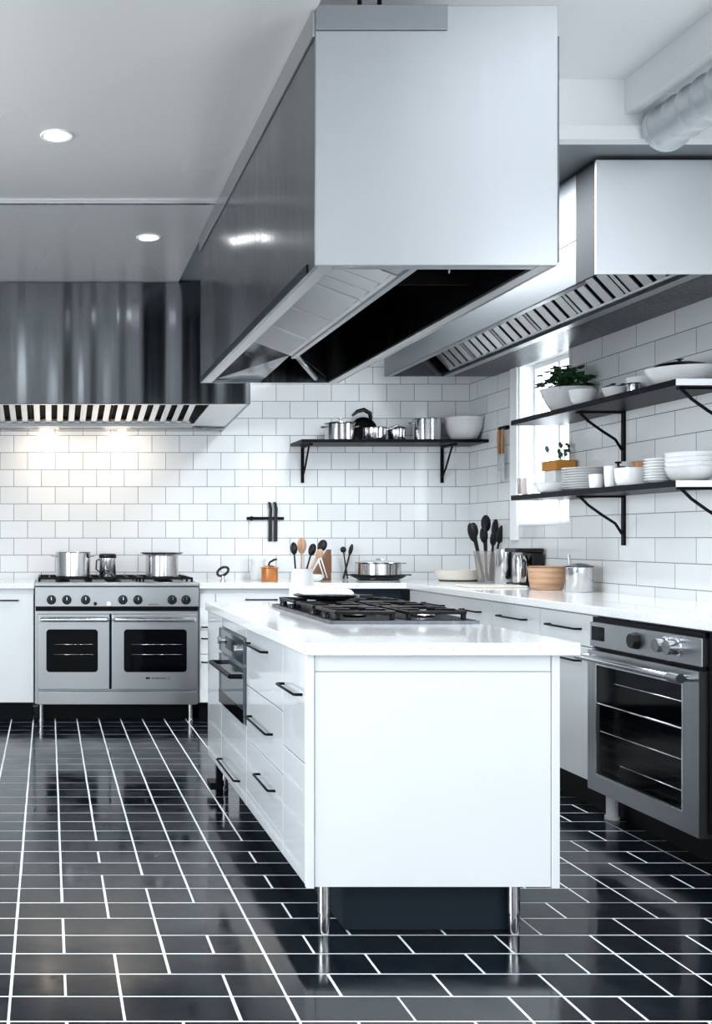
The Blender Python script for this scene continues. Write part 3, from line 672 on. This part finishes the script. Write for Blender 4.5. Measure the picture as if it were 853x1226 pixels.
# ------------------------------------------------------------------ tableware builders
def vessel_prof(r, h, t=0.004, flare=1.0, foot=0.9, lip=0.003, n=8, rnd=0.5):
    out = [(0, 0.0), (r*foot*0.9, 0.0)]
    for i in range(n+1):
        s = i/n; rr = r*(foot + (1-foot)*(s**rnd)) if flare == 1.0 else r*(foot + (1-foot)*(s**rnd))
        out.append((rr, 0.002 + (h-0.002)*s))
    out.append((r+lip, h)); out.append((r-t, h+0.001))
    for i in range(n, -1, -1):
        s = i/n; rr = r*(foot + (1-foot)*(s**rnd)) - t
        out.append((rr, max(0.002 + (h-0.002)*s, t)))
    out.append((0, t))
    return out
def pot(name, label, loc, r, h, handles='loop', lid=False, long=None, m=None, hm=None, lidm=None, cat='pot', group=None, rot=0, knob=True):
    m = m or POT; t = thing(name, label, cat, loc, rot, group)
    MB().lathe([(0,0),(r*0.94,0),(r,0.006),(r,h-0.004),(r+0.004,h),(r-0.002,h+0.001),(r-0.003,0.006),(0,0.005)], (0,0,0), 40).build('body', m, t)
    hm = hm or m
    if handles == 'loop':
        for s in (-1, 1):
            MB().tube([(s*(r-0.001), -0.03, h*0.82), (s*(r+0.022), -0.027, h*0.84), (s*(r+0.030), 0, h*0.85), (s*(r+0.022), 0.027, h*0.84), (s*(r-0.001), 0.03, h*0.82)], 0.0045, 8).build('handle', hm, t)
    if long:
        dx, dy, dz = long
        n_ = Vector((dx, dy, 0)).normalized()
        MB().tube([n_*r*0.98+Vector((0,0,h*0.8)), n_*(r+0.03)+Vector((0,0,h*0.88)), Vector((dx,dy,h*0.8+dz))+n_*r], [0.006, 0.007, 0.009], 10).build('handle', hm, t)
    if lid:
        l = MB().lathe([(0, h+0.022), (r*0.5, h+0.018), (r*0.92, h+0.008), (r+0.005, h+0.0065), (r+0.006, h+0.0025), (0, h+0.0025)], (0,0,0), 40).build('lid', lidm or m, t)
        if knob:
            MB().lathe([(0.006, h+0.02), (0.006, h+0.032), (0.016, h+0.036), (0.016, h+0.043), (0, h+0.045)], (0,0,0), 20).build('knob', hm, l)
    return t
def bowl(name, label, loc, r, h, m=None, foot=0.45, cat='bowl', group=None, rnd=0.5, sy=1.0):
    g = MB(); g.lathe(vessel_prof(r, h, 0.005, 1.0, foot, 0.002, 10, rnd), (0,0,0), 40, sy); o = g.build(name, m or CERAM); o.location = loc
    return tag(o, label, cat, group)
def plate_mesh(r): return [(0,0),(r*0.55,0),(r*0.6,0.004),(r*0.97,0.012),(r,0.015),(r*0.97,0.017),(r*0.58,0.008),(0,0.007)]

# ---- on the range
GZ = 0.9445
pot('stockpot', 'tall steel stockpot on the left of the range', (X(87.5, 7.25), 7.25, GZ), 21*7.25/F, 0.165, lid=False)
ps = pot('stockpot', 'lidded steel pot with a wide dark rim on the right of the range', (X(194, 7.25), 7.25, GZ), 19.5*7.25/F, 0.145, handles='', lid=False)
MB().lathe([(0, 0.153), (0.128, 0.150), (0.140, 0.158), (0.143, 0.163), (0.128, 0.161), (0, 0.166)], (0,0,0), 40).build('lid', DSTEEL, ps)
cn = thing('canister', 'small steel canister with black lid between the two range pots', 'canister', (X(129, 7.25), 7.25, GZ))
MB().lathe([(0,0),(0.053,0),(0.056,0.004),(0.056,0.125),(0,0.125)], (0,0,0), 32).build('body', POT, cn)
MB().lathe([(0,0.1255),(0.058,0.1255),(0.060,0.131),(0.058,0.15),(0.05,0.155),(0,0.155)], (0,0,0), 32).build('lid', RUBBER, cn)
MB().tube([(-0.055, 0, 0.115), (-0.075, 0, 0.11), (-0.078, 0, 0.05), (-0.055, 0, 0.03)], 0.005, 8).build('handle', RUBBER, cn)

# ---- back shelf items (z top of board)
BZ = 1.8825; D = 7.50
def sx(px, d=D): return X(px, d)
pot('saucepan', 'shallow lidded steel pot, leftmost on the back shelf', (sx(407), D, BZ), 0.104, 0.118, lid=True)
pn = thing('frying_pan', 'black frying pan leaning upright on the back shelf', 'frying pan', (sx(440), 7.60, BZ), 0)
Rm = Matrix.Rotation(1.25, 3, 'X') 
g = MB(); g.lathe([(0,0),(0.070,0),(0.088,0.03),(0.091,0.03),(0.085,0.02),(0.070,0.004),(0,0.004)], (0,0,0), 36)
for v in g.bm.verts: v.co = Rm @ v.co + Vector((0.01, 0.03, 0.087))
g.build('pan_body', IRON, pn)
MB().tube([(0.055, 0.0, 0.16), (0.045, -0.01, 0.205), (0.0, -0.02, 0.228), (-0.05, -0.03, 0.215), (-0.085, -0.03, 0.185)], [0.012, 0.016, 0.016, 0.014, 0.008], 10).build('handle', RUBBER, pn)
pot('saucepan', 'small steel saucepan with pouring rim in front of the black pan', (sx(446), 7.45, BZ), 0.078, 0.088, handles='', long=(0.07, -0.02, 0.03))
pot('canister', 'squat steel tin with dark lid, between saucepan and tall pot on the back shelf', (sx(475), D, BZ), 0.060, 0.086, handles='', lid=True, lidm=DSTEEL, hm=DSTEEL, cat='canister', knob=False)
pot('stockpot', 'tall steel pot beside the white bowls on the back shelf', (sx(511), D, BZ), 0.096, 0.152)
for i in range(3):
    o = bowl('mixing_bowl', ['white mixing bowl, bottom one of the stack on the back shelf', 'white mixing bowl, middle one of the stack on the back shelf', 'white mixing bowl, top one of the stack on the back shelf'][i],
             (sx(555.5), D, BZ + 0.0005 + i*0.026), 0.127 + 0.004*i, 0.108, foot=0.5, group='stacked white bowls on the back shelf')

# ---- back counter items
CZT = 0.9105; D = 7.36
ks = thing('knife_rack', 'black magnetic knife strip on the back wall tiles', 'knife rack', (X(318, WB), WB, 1.345))
MB().box(-0.135, 0.13, -0.018, -0.001, -0.011, 0.011).build('bar', BLACK, ks, 0.002)
MB().tube([(-0.105, -0.018, 0), (-0.105, -0.035, 0)], 0.016, 12).build('hook', BLACK, ks)
for dx, lab, ln in ((0.03, 'black knife on the magnetic strip, left one', 0.02), (0.068, 'black knife on the magnetic strip, right one', 0.0)):
    k = thing('kitchen_knife', lab, 'knife', (X(318, WB)+dx, WB-0.0186, 1.21), 0, 'knives on the magnetic strip')
    MB().prism([(-0.013, -0.002, -0.03), (0.014, -0.002, -0.03+ln*0), (0.015, -0.002, 0.15), (-0.010, -0.002, 0.15)], (0, 0.0018, 0)).build('blade', RUBBER, k)
    MB().tube([(0.002, -0.008, 0.15), (0.004, -0.009, 0.2), (-0.006 if ln else -0.004, -0.01, 0.245), (-0.016, -0.01, 0.25)], [0.010, 0.011, 0.010, 0.006], 10).build('handle', RUBBER, k)
ow = thing('bottle_opener', 'black ring-handled opener standing on the back worktop beside the range', 'opener', (X(267, D), D, CZT))
MB().tube([(0.042*math.cos(a)*0.9-0.0, 0, 0.065+0.028*math.sin(a)+0.012*math.cos(a)) for a in [2*PI*k/20 for k in range(20)]], 0.009, 8, closed=True).build('ring', RUBBER, ow)
MB().lathe([(0,0),(0.02,0),(0.02,0.006),(0.012,0.01),(0.012,0.035),(0,0.035)], (0.0,0,0), 16).build('foot', CHROME, ow)
cj = thing('canister', 'white ceramic canister with lid left of the copper pot', 'canister', (X(309, 7.52), 7.52, CZT))
MB().lathe([(0,0),(0.048,0),(0.052,0.005),(0.052,0.13),(0,0.13)], (0,0,0), 32).build('body', CERAM, cj)
MB().lathe([(0,0.1305),(0.055,0.1305),(0.055,0.148),(0.04,0.152),(0,0.154)], (0,0,0), 32).build('lid', CERAM, cj)
cpn = pot('copper_pot', 'small copper pot with dark handle on the back worktop', (X(323, 7.34), 7.34, CZT), 0.056, 0.088, handles='', m=COPPER, lid=True, lidm=COPPER, hm=RUBBER, knob=False)
MB().tube([(-0.01, 0, 0.10), (0.0, 0, 0.128), (0.03, 0, 0.145), (0.05, 0, 0.15)], [0.006, 0.007, 0.008, 0.007], 8).build('handle', RUBBER, cpn)
kb = thing('knife_block', 'dark wooden wedge knife block on the back worktop', 'knife block', (X(384, 7.45), 7.45, CZT))
MB().prism([(-0.065, -0.05, 0), (0.062, -0.05, 0), (0.062, -0.05, 0.215), (0.055, -0.05, 0.215), (-0.065, -0.05, 0.02)], (0, 0.10, 0)).build('block', KBLOCK, kb, 0.003)
for k in range(2):
    MB().tube([(0.01+k*0.022, -0.055, 0.02), (-0.035+k*0.022, -0.055, 0.165)], 0.005, 8).build('knife_spine', CERAM, kb)
bowl('side_plate', 'small white dish standing in front of the knife block', (X(379, 7.30), 7.30, CZT), 0.055, 0.045, foot=0.4)
# pot on black griddle
gp = thing('griddle_pan', 'black flat two-handled pan under the steel casserole on the back worktop', 'pan', (X(453, D), D, CZT))
MB().lathe([(0,0.022),(0.155,0.022),(0.186,0.045),(0.190,0.045),(0.178,0.030),(0.15,0.016),(0,0.016)], (0,0,0), 40).build('pan_body', IRON, gp)
MB().lathe([(0,0),(0.14,0),(0.145,0.006),(0.14,0.0155),(0,0.0155)], (0,0,0), 32).build('trivet', CHROME, gp)
for s in (-1, 1): MB().box(s*0.183 if s > 0 else -0.225, 0.225 if s > 0 else -0.183, -0.02, 0.02, 0.038, 0.046).build('handle', IRON, gp, 0.003)
cs = pot('casserole', 'lidded steel casserole standing on the black pan', (X(453, D), D, CZT+0.0225), 0.152, 0.100, handles='', lid=True, knob=False)
MB().tube([(-0.03, 0, 0.118), (-0.01, 0, 0.128), (0.02, 0, 0.128), (0.035, 0, 0.118)], 0.004, 8).build('knob', CHROME, cs)
MB().box(0.150, 0.19, -0.012, 0.012, 0.095, 0.103).build('handle', POT, cs, 0.002)
def spoon(g, p, q_, r=0.005, hw=0.024, hh=0.036, face='y'):
    """utensil: shaft from p to q_ and an oval head beyond it"""
    p, q_ = Vector(p), Vector(q_); d = (q_-p).normalized()
    g.tube([p, p+(q_-p)*0.5, q_], [r, r*0.9, r*0.8], 8)
    z = d; y = Vector((0,1,0)); x = y.cross(z).normalized(); y = z.cross(x)
    g.blob(q_+d*hh*0.8, hw, 0.006, hh, Matrix((x, y, z)).transposed(), 16)
def utensil(name, label, p, q_, m, hw=0.024, hh=0.036, r=0.005, cat='utensil', group=None):
    base = Vector(p); g = MB(); spoon(g, (0,0,0), Vector(q_)-base, r, hw, hh); o = g.build(name, m); o.location = base
    return tag(o, label, cat, group)
cx, cz = X(453, D), CZT
utensil('serving_spoon', 'black ladle behind the casserole, left of two', (cx-0.15, D+0.215, cz+0.006), (cx-0.175, D+0.225, cz+0.195), RUBBER, 0.022, 0.022, 0.006)
utensil('serving_spoon', 'black spoon behind the casserole, leaning right', (cx-0.175, D+0.232, cz+0.006), (cx-0.125, D+0.25, cz+0.18), RUBBER, 0.015, 0.042, 0.007)
# platter on mat
tag(MB().lathe([(0,0),(0.14,0),(0.142,0.003),(0.14,0.006),(0,0.006)], (0,0,0), 40, 0.8).build('placemat', BLACK, loc=(X(551, 7.42), 7.42, CZT)), 'black oval mat under the cream platter', 'mat')
bowl('platter', 'shallow cream platter in the back corner of the worktop', (X(549, 7.40), 7.40, CZT+0.0065), 0.168, 0.068, CREAM, foot=0.8, rnd=0.7, sy=0.75)
# clear crock with black utensils
uc = thing('utensil_crock', 'clear tapered crock full of black kitchen spoons', 'crock', (X(585, 7.15), 7.15, CZT))
MB().lathe([(0,0),(0.062,0),(0.065,0.004),(0.094,0.205),(0.096,0.208),(0.091,0.208),(0.062,0.008),(0,0.008)], (0,0,0), 36).build('cup', GLASS, uc)
ux, uy = X(583, 7.15), 7.15
tips = [(-0.092, 0.28), (-0.065, 0.31), (-0.03, 0.27), (0.01, 0.345), (0.05, 0.31), (0.078, 0.27), (0.02, 0.25)]
ul = ['leaning furthest left', 'second from the left', 'with a ladle head left of centre', 'standing tallest', 'right of the tallest', 'leaning furthest right', 'shortest, in the middle']
for i, (dx, h) in enumerate(tips):
    dy = (-0.02, 0.02, -0.03, 0.03, 0.0, -0.01, -0.045)[i]
    utensil('kitchen_spoon', 'black kitchen spoon in the clear crock, ' + ul[i], (ux+dx*0.25+0.005, uy+dy*0.7, CZT+0.009), (ux+dx, uy+dy*1.2, CZT+h), RUBBER, (0.030, 0.026, 0.028, 0.034, 0.024, 0.028, 0.024)[i], (0.066, 0.05, 0.055, 0.058, 0.062, 0.062, 0.05)[i], 0.0095, 'spoon', 'black spoons in the clear crock')
pot('canister', 'tall plain steel canister right of the spoon crock', (X(605, 6.78), 6.78, CZT), 0.060, 0.225, handles='', cat='canister')
km = thing('coffee_maker', 'black and steel coffee maker behind the steel canister', 'coffee maker', (2.912, 6.56, CZT))
MB().box(-0.075, 0.075, -0.07, 0.09, 0, 0.022).build('base', RUBBER, km, 0.005)
MB().box(0.02, 0.085, -0.065, 0.085, 0.0225, 0.205).build('back_body', RUBBER, km, 0.005)
MB().box(-0.085, 0.088, -0.075, 0.095, 0.2055, 0.232).build('lid', RUBBER, km, 0.008)
MB().lathe([(0,0.0225),(0.042,0.0225),(0.046,0.05),(0.046,0.16),(0.036,0.19),(0,0.19)], (-0.03,-0.01,0), 28).build('jug', POT, km)
MB().tube([(-0.03,-0.055,0.06),(-0.03,-0.075,0.065),(-0.03,-0.075,0.15),(-0.03,-0.055,0.16)], 0.006, 8).build('jug_handle', RUBBER, km)
tag(MB().box(-0.17, 0.17, -0.12, 0.12, 0, 0.012).build('cutting_board', CREAM, bevel=0.004, loc=(2.66, 6.45, CZT)), 'white board lying flat in front of the steel canister', 'board')
bw = bowl('wooden_bowl', 'round pale wooden bowl with dark rim on the right worktop', (X(655, 6.12), 6.12, CZT), 0.103, 0.125, BOWLW, foot=0.8, rnd=0.6)
MB().lathe([(0.085,0.1245),(0.104,0.1265),(0.107,0.131),(0.085,0.134),(0,0.134),(0,0.128)], (0,0,0), 40).build('lid', WOODM, bw)
pot('saucepan', 'steel saucepan with upright handle right of the wooden bowl', (X(694, 5.85), 5.85, CZT), 0.070, 0.135, handles='', lid=True, lidm=DSTEEL, knob=False, long=(0.0, 0.05, 0.09))

# ---- on the island
vz = 0.8905
cr = thing('utensil_vase', 'tall white tapered pot holding wooden spoons on the island', 'vase', (X(362, 5.02), 5.02, vz))
MB().lathe([(0,0),(0.062,0),(0.066,0.005),(0.048,0.165),(0.050,0.17),(0.044,0.17),(0.060,0.01),(0,0.01)], (0,0,0), 40).build('body', CERAM, cr)
vx, vy = X(362, 5.02), 5.02
utensil('kitchen_spoon', 'black-headed spoon furthest left in the white pot', (vx-0.02, vy, vz+0.011), (vx-0.037, vy, vz+0.24), RUBBER, 0.017, 0.03)
utensil('wooden_spatula', 'pale wooden spatula in the white pot', (vx+0.0, vy+0.02, vz+0.011), (vx+0.005, vy+0.03, vz+0.245), PALEW, 0.022, 0.04)
utensil('kitchen_spoon', 'black spoon between wooden handles in the white pot', (vx-0.02, vy+0.012, vz+0.011), (vx+0.045, vy+0.018, vz+0.235), RUBBER, 0.018, 0.03)
utensil('wooden_spoon', 'wooden spoon with long pale handle leaning right in the white pot', (vx-0.045, vy-0.018, vz+0.011), (vx+0.066, vy-0.026, vz+0.225), PALEW, 0.018, 0.022, 0.007)
utensil('kitchen_spoon', 'dark spoon leaning furthest right in the white pot', (vx-0.035, vy-0.002, vz+0.011), (vx+0.083, vy-0.002, vz+0.255), RUBBER, 0.022, 0.03)
fp = thing('frying_pan', 'dark flat pan on the island cooktop holding a white cloth', 'frying pan', (X(391, 4.62), 4.62, 0.8905+0.0485))
MB().lathe([(0,0),(0.09,0),(0.137,0.022),(0.141,0.022),(0.135,0.014),(0.09,-0.0+0.004),(0,0.004)], (0,0,0), 40).build('pan_body', DSTEEL, fp)
g = MB(); g.box(0.135, 0.20, -0.014, 0.014, 0.012, 0.02); g.build('handle', IRON, fp, 0.003)
g = MB(); n = 26; m_ = 16; V = []
random.seed(11)
for i in range(n+1):
    row = []
    for j in range(m_+1):
        u, v = i/n*2-1, j/m_*2-1; e = max(0, 1-(abs(u)**3)) * max(0, 1-abs(v)**3)
        zz = 0.024 + 0.03*e**0.5*(0.75+0.25*math.sin(7*u+2*v)) + 0.004*math.sin(13*v+5*u)*e
        row.append(g.bm.verts.new((0.115*u*(1-0.12*abs(v)) + 0.012*v, 0.085*v + 0.008*math.sin(5*u), zz)))
    V.append(row)
for i in range(n):
    for j in range(m_): g._f([V[i][j], V[i+1][j], V[i+1][j+1], V[i][j+1]], True)
o = g.build('kitchen_cloth', CLOTH, loc=(X(391, 4.62), 4.62, 0.8905+0.0485)); md = o.modifiers.new('solid', 'SOLIDIFY'); md.thickness = 0.004; md.offset = 1
tag(o, 'crumpled white cloth lying on the dark pan', 'cloth')

# ---- right upper shelf
UZ = 1.8935; LZ = 1.4535
def rs(px, x=2.86): return x*F/(px-CX)
d = rs(685, 2.9)
pb = thing('planter', 'large white ceramic bowl planter at the far end of the upper shelf', 'planter', (2.872, d, UZ))
MB().lathe(vessel_prof(0.138, 0.135, 0.006, 1, 0.42, 0.003, 10, 0.6), (0,0,0), 40).build('bowl_body', CERAM, pb)
MB().lathe([(0,0.09),(0.112,0.088),(0.099,0.07),(0,0.07)], (0,0,0), 30).build('soil', SOIL, pb)
pl = thing('ivy_plant', 'leafy dark green plant growing in the white planter', 'plant', (2.872, d, UZ+0.091))
random.seed(5)
fo = MB(); st = MB()
for i in range(120):
    a = random.uniform(0, 2*PI); rr = random.uniform(0.02, 0.125); h = random.uniform(0.06, 0.17) * (1.15 - rr*3)
    base = Vector((0.35*rr*math.cos(a), 0.35*rr*math.sin(a), 0.0)); tip = Vector((rr*math.cos(a), rr*math.sin(a), max(h, 0.055)))
    if tip.x + 2.872 > 2.98: continue
    st.tube([base, (base+tip)/2+Vector((0,0,0.02)), tip], 0.0018, 5)
    dirv = Vector((math.cos(a), math.sin(a), random.uniform(-0.6, 0.4))).normalized(); side = dirv.cross(Vector((0,0,1))).normalized()
    upn = side.cross(dirv); L_ = random.uniform(0.04, 0.062)
    shape = [(0,0),(0.25,0.5),(0.45,0.30),(0.62,0.42),(1,0),(0.62,-0.42),(0.45,-0.30),(0.25,-0.5)]
    c0 = fo.bm.verts.new(tip + dirv*L_*0.4 + upn*0.006)
    vs = [fo.bm.verts.new(tip + dirv*L_*s + side*L_*w - upn*abs(w)*0.01) for s, w in shape]
    for k in range(8): fo._f([c0, vs[k], vs[(k+1) % 8]])
st.build('stems', LEAF, pl); f_ = fo.build('foliage', LEAF, pl); md = f_.modifiers.new('solid', 'SOLIDIFY'); md.thickness = 0.001
def rbowl(px0, px1, h, label, z=UZ, x=2.84, m=None, foot=0.45, rnd=0.5, group=None, name='bowl'):
    c = (px0+px1)/2; dd = rs(c, x); r = (px1-px0)/2*dd/F
    return bowl(name, label, (x, dd, z), r, h, m, foot, group=group, rnd=rnd), dd
rbowl(682, 714, 0.078, 'small white bowl in front of the planter', x=2.775, foot=0.55)
rbowl(708, 727, 0.070, 'tiny white cup between bowls on the upper shelf', x=2.90, foot=0.6, name='cup')
b_, dd = rbowl(722, 752, 0.062, 'low white bowl on the upper shelf, holding dark ladles', x=2.84)
for k in (0, 1):
    utensil('ladle', ['dark ladle lying across the low white bowl, front', 'dark ladle lying across the low white bowl, rear'][k], (2.80+0.05*k, dd+0.055, UZ+0.0680), (2.80+0.05*k, dd-0.04, UZ+0.0710), DSTEEL, 0.012, 0.018, 0.004)
pot('cup', 'small steel cup between bowls on the upper shelf', (2.80, rs(759, 2.80), UZ), 0.028, 0.05, handles='', cat='cup')
rbowl(751, 789, 0.085, 'medium white bowl left of the wide dish on the upper shelf', x=2.88, foot=0.55)
dd = 4.86
pd = bowl('serving_dish', 'wide white serving dish at the near end of the upper shelf', (2.865, dd, UZ), 0.148, 0.075, foot=0.6)
bl = thing('saucepan_cover', 'black pan lid lying on the wide white dish', 'lid', (2.865, dd+0.01, UZ+0.0765))
MB().lathe([(0.08, 0.002),(0.118,0.0),(0.12,0.004),(0.10,0.018),(0.06,0.028),(0,0.032),(0,0.028),(0.06,0.022)], (0,0,0), 36).build('dome', RUBBER, bl)
MB().lathe([(0.008,0.03),(0.008,0.04),(0.02,0.044),(0,0.048)], (0,0,0), 16).build('knob', RUBBER, bl)

# ---- right lower shelf
dd = rs(683, 2.80)
bowl('serving_dish', 'shallow white dish at the far end of the lower shelf, in front', (2.79, 5.93, LZ), 0.095, 0.055, foot=0.7)
pm = MB().lathe(plate_mesh(0.128), (0,0,0), 40).build('dinner_plate', CERAM)
dd = rs(697, 2.885)
tag(pm, 'white dinner plate, bottom one of the lower shelf stack', 'plate', 'stack of white plates on the lower shelf'); pm.location = (2.885, dd-0.06, LZ)
ords = ['second', 'third', 'fourth', 'fifth', 'sixth', 'seventh', 'eighth']
for i in range(8):
    c = dup(pm, (2.885+random.uniform(-.002,.002), dd-0.06, LZ+0.0135*(i+1)), 'white dinner plate, top one of the lower shelf stack' if i == 7 else 'white dinner plate, %s from the bottom of the lower shelf stack' % ords[i])
rbowl(706, 723, 0.07, 'small white ramekin in front of the plate stack', z=LZ, x=2.75, foot=0.85, name='ramekin')
rbowl(724, 739, 0.105, 'tall white cup beside the plate stack on the lower shelf', z=LZ, x=2.77, foot=0.8, name='cup')
rbowl(738, 779, 0.085, 'straight-sided white bowl in the middle of the lower shelf', z=LZ, x=2.80, foot=0.85)
dd = rs(744, 2.95)
pot('pan', 'dark lidded pan behind the tall cup on the lower shelf', (2.935, dd, LZ), 0.065, 0.10, handles='', m=IRON, lid=True, lidm=IRON, cat='pan')
wc = bowl('wooden_bowl', 'brown wooden bowl behind the straight-sided bowl, lower shelf', (2.94, rs(775, 2.95)-0.03, LZ), 0.072, 0.125, WOODM, foot=0.7)
sp = MB().lathe(plate_mesh(0.062), (0,0,0), 32).build('side_plate', CERAM)
tag(sp, 'white side plate, bottom one of the small stack', 'plate', 'stack of side plates on the lower shelf'); sp.location = (2.79, rs(789, 2.79), LZ)
for i in range(7):
    dup(sp, (2.79, rs(789, 2.79), LZ+0.0135*(i+1)), 'white side plate, top one of the small stack' if i == 6 else 'white side plate, %s from the bottom of the small stack' % ords[i])
dd = rs(825, 2.84)
bm0 = bowl('soup_bowl', 'white soup bowl, bottom one of the near stack on the lower shelf', (2.845, dd, LZ), 0.100, 0.065, foot=0.62, group='stack of white soup bowls on the lower shelf')
for i in range(3):
    dup(bm0, (2.845, dd, LZ+0.021*(i+1)), ['white soup bowl, second from the bottom of the near stack', 'white soup bowl, third from the bottom of the near stack', 'white soup bowl, top one of the near stack'][i])
# far end: white box with orange wooden box on it
tag(MB().box(-0.05, 0.05, -0.07, 0.07, 0, 0.14).build('storage_box', CERAM, bevel=0.004, loc=(2.945, 6.20, LZ)), 'plain white box below the orange box, at the window end of the lower shelf', 'box')
ob = MB(); ob.box(-0.055, 0.055, -0.09, 0.09, 0, 0.008); ob.box(-0.055, -0.047, -0.09, 0.09, 0.008, 0.055); ob.box(0.047, 0.055, -0.09, 0.09, 0.008, 0.055); ob.box(-0.047, 0.047, -0.09, -0.082, 0.008, 0.055); ob.box(-0.047, 0.047, 0.082, 0.09, 0.008, 0.055)
tag(ob.build('wooden_box', ORANGE, loc=(2.945, 6.19, LZ+0.1405)), 'small open orange wooden box in front of the window', 'box')
utensil('spatula', 'small dark spatula standing in the orange box', (2.925, 6.235, LZ+0.1495), (2.905, 6.24, LZ+0.25), GREYP, 0.014, 0.022, 0.003)
hp = thing('herb_sprig', 'small dark green sprig standing in the orange box', 'plant', (2.955, 6.15, LZ+0.1495))
st = MB(); fo = MB()
for i in range(14):
    a = random.uniform(0, 2*PI); h = random.uniform(0.07, 0.14); tip = Vector((0.025*math.cos(a), 0.03*math.sin(a), h))
    st.tube([(0,0,0), tip], 0.0012, 5); fo.blob(tip, 0.010, 0.010, 0.014, Matrix.Rotation(a, 3, 'X'), 8)
st.build('stems', LEAF, hp); fo.build('foliage', LEAF, hp)
gl = MB().lathe([(0,0),(0.026,0),(0.028,0.003),(0.032,0.10),(0.029,0.10),(0.025,0.006),(0,0.006)], (0,0,0), 24).build('drinking_glass', GLASS, loc=(2.76, 6.24, LZ))
tag(gl, 'clear drinking glass at the far tip of the lower shelf', 'glass')

# ---- knives on the right wall beside the window
kr = thing('knife_rack', 'black rack with knives on the right wall beside the window', 'knife rack', (WR, 7.08, 1.93))
MB().box(-0.028, -0.001, -0.06, 0.06, -0.012, 0.012).build('bar', BLACK, kr, 0.002)
for k, (yy, lab) in enumerate(((7.105, 'wood-handled cleaver hanging beside the window, left one'), (7.05, 'wood-handled knife hanging beside the window, right one'))):
    t = thing('kitchen_knife', lab, 'knife', (WR-0.034, yy, 1.93), 0, 'knives beside the window')
    MB().tube([(0, 0, -0.01), (0, 0.003, -0.09), (0, 0, -0.17)], [0.010, 0.013, 0.011], 10).build('handle', WOODM, t)
    MB().prism([(0, -0.024, -0.17), (0, 0.024, -0.17), (0, 0.024, -0.36+0.03*k), (0, -0.018, -0.36)], (0.003, 0, 0)).build('blade', CHROME, t)
